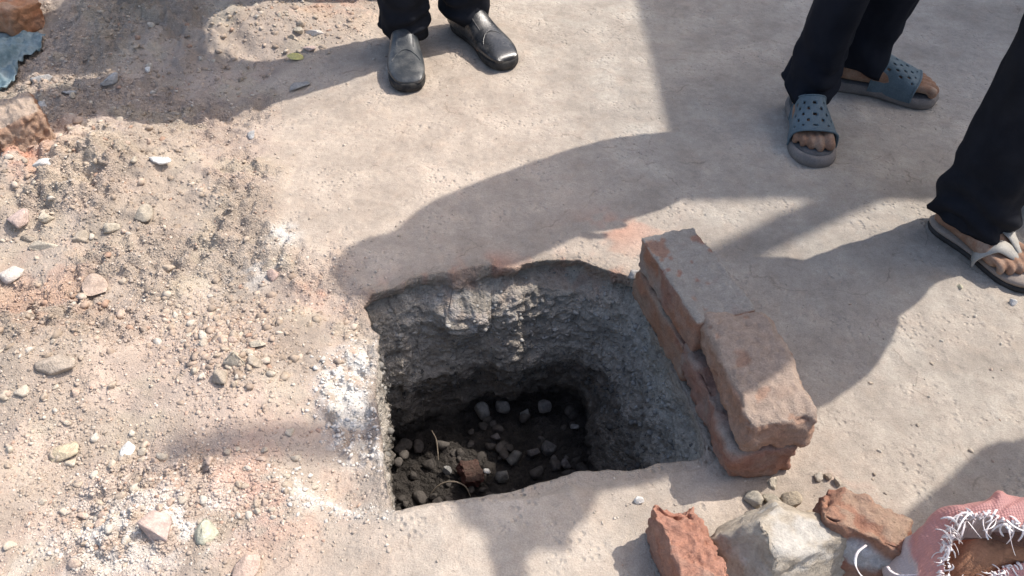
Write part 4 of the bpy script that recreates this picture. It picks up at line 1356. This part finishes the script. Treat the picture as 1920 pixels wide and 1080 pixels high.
ss = np.linspace(0, 3, 46)
th = np.linspace(0, 1, NS, endpoint=False)
for s in ss:
    i = min(int(s), 2); t = s - i
    P = [ctrl[max(i - 1, 0)], ctrl[i], ctrl[i + 1], ctrl[min(i + 2, 3)]]
    q = .5 * (2 * P[1] + (P[2] - P[0]) * t + (2 * P[0] - 5 * P[1] + 4 * P[2] - P[3]) * t * t + (3 * P[1] - P[0] - 3 * P[2] + P[3]) * t ** 3)
    wr = .011 * fbm3(np.column_stack([np.cos(th * 6.283) * 3, np.sin(th * 6.283) * 3, np.full(NS, s * .8)]), 1.3, 3, 501) * min(1, s * 1.5)
    c = q.mean(0)
    d = q - c; d /= np.linalg.norm(d, axis=1)[:, None]
    q = q + d * wr[:, None]
    rings.append(q)
    left = np.maximum(np.exp(-((th - .87) / .07) ** 2), 0)
    w = sstep(1.55, 1.7, np.full(NS, s) + .75 * left)[:, None] * .9
    cols.append(pinkred * (1 - w) + white * w)
deep = r0.mean(0) + np.array((.02, .0, -.10))
b = MB()
b.loft(rings[::-1], cap0=True, cap1=False)
nb = b.n
V = np.concatenate(b.v)
C = np.concatenate(cols[::-1] + [white[None]])
o = link_mesh('woven_sack', V, b.f, M_SACK, loc=G(1900, 1090), col=C)
sack = tag(o, 'pink and white woven plastic sack with a frayed open mouth standing beside the half brick', 'sack')
# added sheet in the mouth, coloured like orange light through the plastic
b = MB()
fr = [(r0 - r0.mean(0)) * (.93 - .12 * i) + r0.mean(0) + np.array((0, 0, -.055 + .012 * i)) for i in range(4)]
b.loft(fr, cap0=False)
v = np.concatenate(b.v)
glow = link_mesh('glow_sheet', v, b.f, M_ROCK, sack, col=np.array((.33, .17, .10)) * (1 + .25 * fbm3(v, 60, 3, 5))[:, None])
# frayed threads round the mouth
b = MB()
rr = np.random.default_rng(77)
for i in range(190):
    j = int(rr.choice([rr.integers(0, 26), rr.integers(NS - 34, NS), rr.integers(0, NS)]))
    p0 = r0[j] + rr.normal(0, .003, 3)
    dv = np.array((rr.normal(-.1, .6), rr.normal(-.2, .6), rr.normal(.3, .5)))
    dv /= np.linalg.norm(dv)
    ax = rr.normal(size=3); ax /= np.linalg.norm(ax)
    ln = rr.uniform(.008, .022) if i % 7 else rr.uniform(.028, .042)
    tot = rr.uniform(1.2, 4.2) * rr.choice((-1, 1))
    P = [p0]
    for q in range(9):
        a_ = tot / 9
        dv = dv * math.cos(a_) + np.cross(ax, dv) * math.sin(a_) + ax * ax.dot(dv) * (1 - math.cos(a_))
        P.append(P[-1] + dv * ln / 9 + (0, 0, -.0003 * q))
    P = np.array(P)
    wd = np.cross(np.gradient(P, axis=0), ax); wd /= np.linalg.norm(wd, axis=1)[:, None] + 1e-9
    band(b, P, wd, np.linspace(.0030, .0014, 10) * rr.uniform(.5, 1.4), .0006)
for j in range(0, NS, 1):                      # the ravelled hem: short tufts packed along the rim
    p0 = r0[j] + rr.normal(0, .0015, 3)
    P = np.array([p0, p0 + (r1[j] - p0) * rr.uniform(.03, .16) + (0, 0, rr.uniform(-.002, .004)), p0 + (r1[j] - p0) * rr.uniform(.12, .30) + (0, 0, rr.uniform(-.006, .006))])
    wd = np.gradient(r0, axis=0)[j]; wd = np.tile(wd / np.linalg.norm(wd), (3, 1))
    band(b, P, wd, rr.uniform(.0015, .004), .0008)
link_mesh('frayed_thread', np.concatenate(b.v), b.f, M_THREAD, sack)
b = MB()
P, _ = smooth_path(np.array([G(1624, 1022, .10), G(1608, 1036, .105), G(1604, 1056, .10), G(1614, 1078, .09), G(1640, 1098, .085)]), np.ones(5), 6)
t = np.gradient(P, axis=0); wd = np.cross(t, (0, .5, .8)); wd /= np.linalg.norm(wd, axis=1)[:, None]
band(b, P, wd, .0034, .0008)
P, _ = smooth_path(np.array([G(1664, 1062, .08), G(1672, 1072, .085), G(1690, 1078, .088), G(1730, 1076, .10), G(1775, 1070, .13)]), np.ones(5), 6)
t = np.gradient(P, axis=0); wd = np.cross(t, (0, .5, .8)); wd /= np.linalg.norm(wd, axis=1)[:, None]
band(b, P, wd, .004, .0008)
link_mesh('loose_strip', np.concatenate(b.v), b.f, M_THREAD, sack)

# crumpled scrap of blue plastic at the left edge
u = np.linspace(-1, 1, 44)
A, B = np.meshgrid(u, u, indexing='ij')
c = G(-6, 128)
px_ = c[0] + .085 * A * (1 + .15 * fbm2(A, B, 1.7, 2, 3)); py_ = c[1] + .125 * B * (1 + .15 * fbm2(A, B, 1.9, 2, 4))
pz_ = H(px_, py_) + .012 + .035 * np.clip(1 - A ** 2, 0, 1) * np.clip(1 - B ** 2, 0, 1) + .012 * np.abs(fbm2(A, B, 2.2, 4, 5)) 
ii2 = np.arange(44 * 44).reshape(44, 44)
f_ = np.stack([ii2[:-1, :-1], ii2[1:, :-1], ii2[1:, 1:], ii2[:-1, 1:]], -1).reshape(-1, 4)
M_BLUE = solid_mat('thin_blue_plastic', (.11, .175, .20), (.17, .23, .25), 30, .45, .001, 120, spec=.5)
o = link_mesh('plastic_scrap', np.stack([px_, py_, pz_], -1).reshape(-1, 3), f_, M_BLUE, loc=c)
m = o.modifiers.new('thick', 'SOLIDIFY'); m.thickness = .001
tag(o, 'crumpled scrap of pale blue plastic in the shade at the left edge', 'plastic scrap')

# ------------------------------------------------------------------ the house that throws the wide shade, and an unseen pole added to cast the soft smudge
M_PLASTER = solid_mat('house_plaster', (.46, .42, .36), (.40, .37, .32), 3, .95, .003, 60)
M_CONC = solid_mat('roof_concrete', (.33, .32, .30), (.27, .26, .25), 4, .95, .003, 60)
M_WOOD = solid_mat('painted_wood', (.10, .16, .17), (.08, .13, .14), 10, .6, .001, 80)
M_GLASS = solid_mat('dark_glass', (.02, .025, .03), (.03, .035, .04), 3, .08, 0, 10, spec=.5)
M_SHADOW_POLE = solid_mat('shadow_pole_bamboo', (.42, .34, .19), (.34, .26, .14), 8, .6, .001, 60)
ROOF_H = 2.6
hx, hy = .362 + ROOF_H / math.tan(_el) * math.cos(_az), 1.43 + ROOF_H / math.tan(_el) * math.sin(_az)
house = empty('house', (hx + 3, hy + 4, 0), 'plain plastered single storey house with a flat overhanging concrete roof', 'house')
b = MB(); b.box((hx + 3.2, hy + 4.2, ROOF_H / 2 - .06 - .05), (5.6, 7.6, ROOF_H - .02)); b.build('wall', M_PLASTER, house, smooth=False)
b = MB(); b.box((hx + 3.2, hy + 4, ROOF_H - .045), (6.4, 8, .09)); b.build('roof', M_CONC, house, smooth=False)
b = MB(); b.box((hx + .39, hy + 2.2, 1.0), (.05, .95, 2.05)); d_ = b.build('door', M_WOOD, house, smooth=False)
b = MB(); b.ball((hx + .35, hy + 2.55, 1.0), .03); b.build('handle', M_RUBBER, d_)
for yy in (4.2, 6.2):
    b = MB(); b.box((hx + .39, hy + yy, 1.4), (.06, 1.1, 1.1)); w_ = b.build('window', M_WOOD, house, smooth=False)
    b = MB()
    for sy in (-.26, .26): b.box((hx + .365, hy + yy + sy, 1.4), (.02, .44, .92))
    b.build('pane', M_GLASS, w_, smooth=False)
SHIFT = np.array((math.cos(_az), math.sin(_az))) / math.tan(_el)
POLE = np.array([(*(np.array(p) + SHIFT * z), z) for p, z in (((1.10, 1.64), ROOF_H), ((.78, 1.47), 2.85), ((.45, 1.27), 3.2), ((.10, 1.03), 3.6), ((-.25, .86), 3.95), ((-.53, .79), 4.25))])  # added pole, bent so its shadow follows the smudge and the stripe
foot_p = POLE[0]
b = MB()
b.tube(POLE, [.040, .040, .040, .040, .038, .030], 12, 8)
Pn, Rn = smooth_path(POLE, np.array([.040, .040, .040, .040, .038, .030]), 8)
for k_ in range(3, len(Pn) - 2, 5):
    b.tube([Pn[k_] - (Pn[k_ + 1] - Pn[k_]) * .06, Pn[k_] + (Pn[k_ + 1] - Pn[k_]) * .06], Rn[k_] * 1.1, 12, 1)
tag(b.build('shadow_pole', M_SHADOW_POLE, loc=foot_p), 'unseen bamboo pole added on the roof to cast a soft shadow', 'pole')
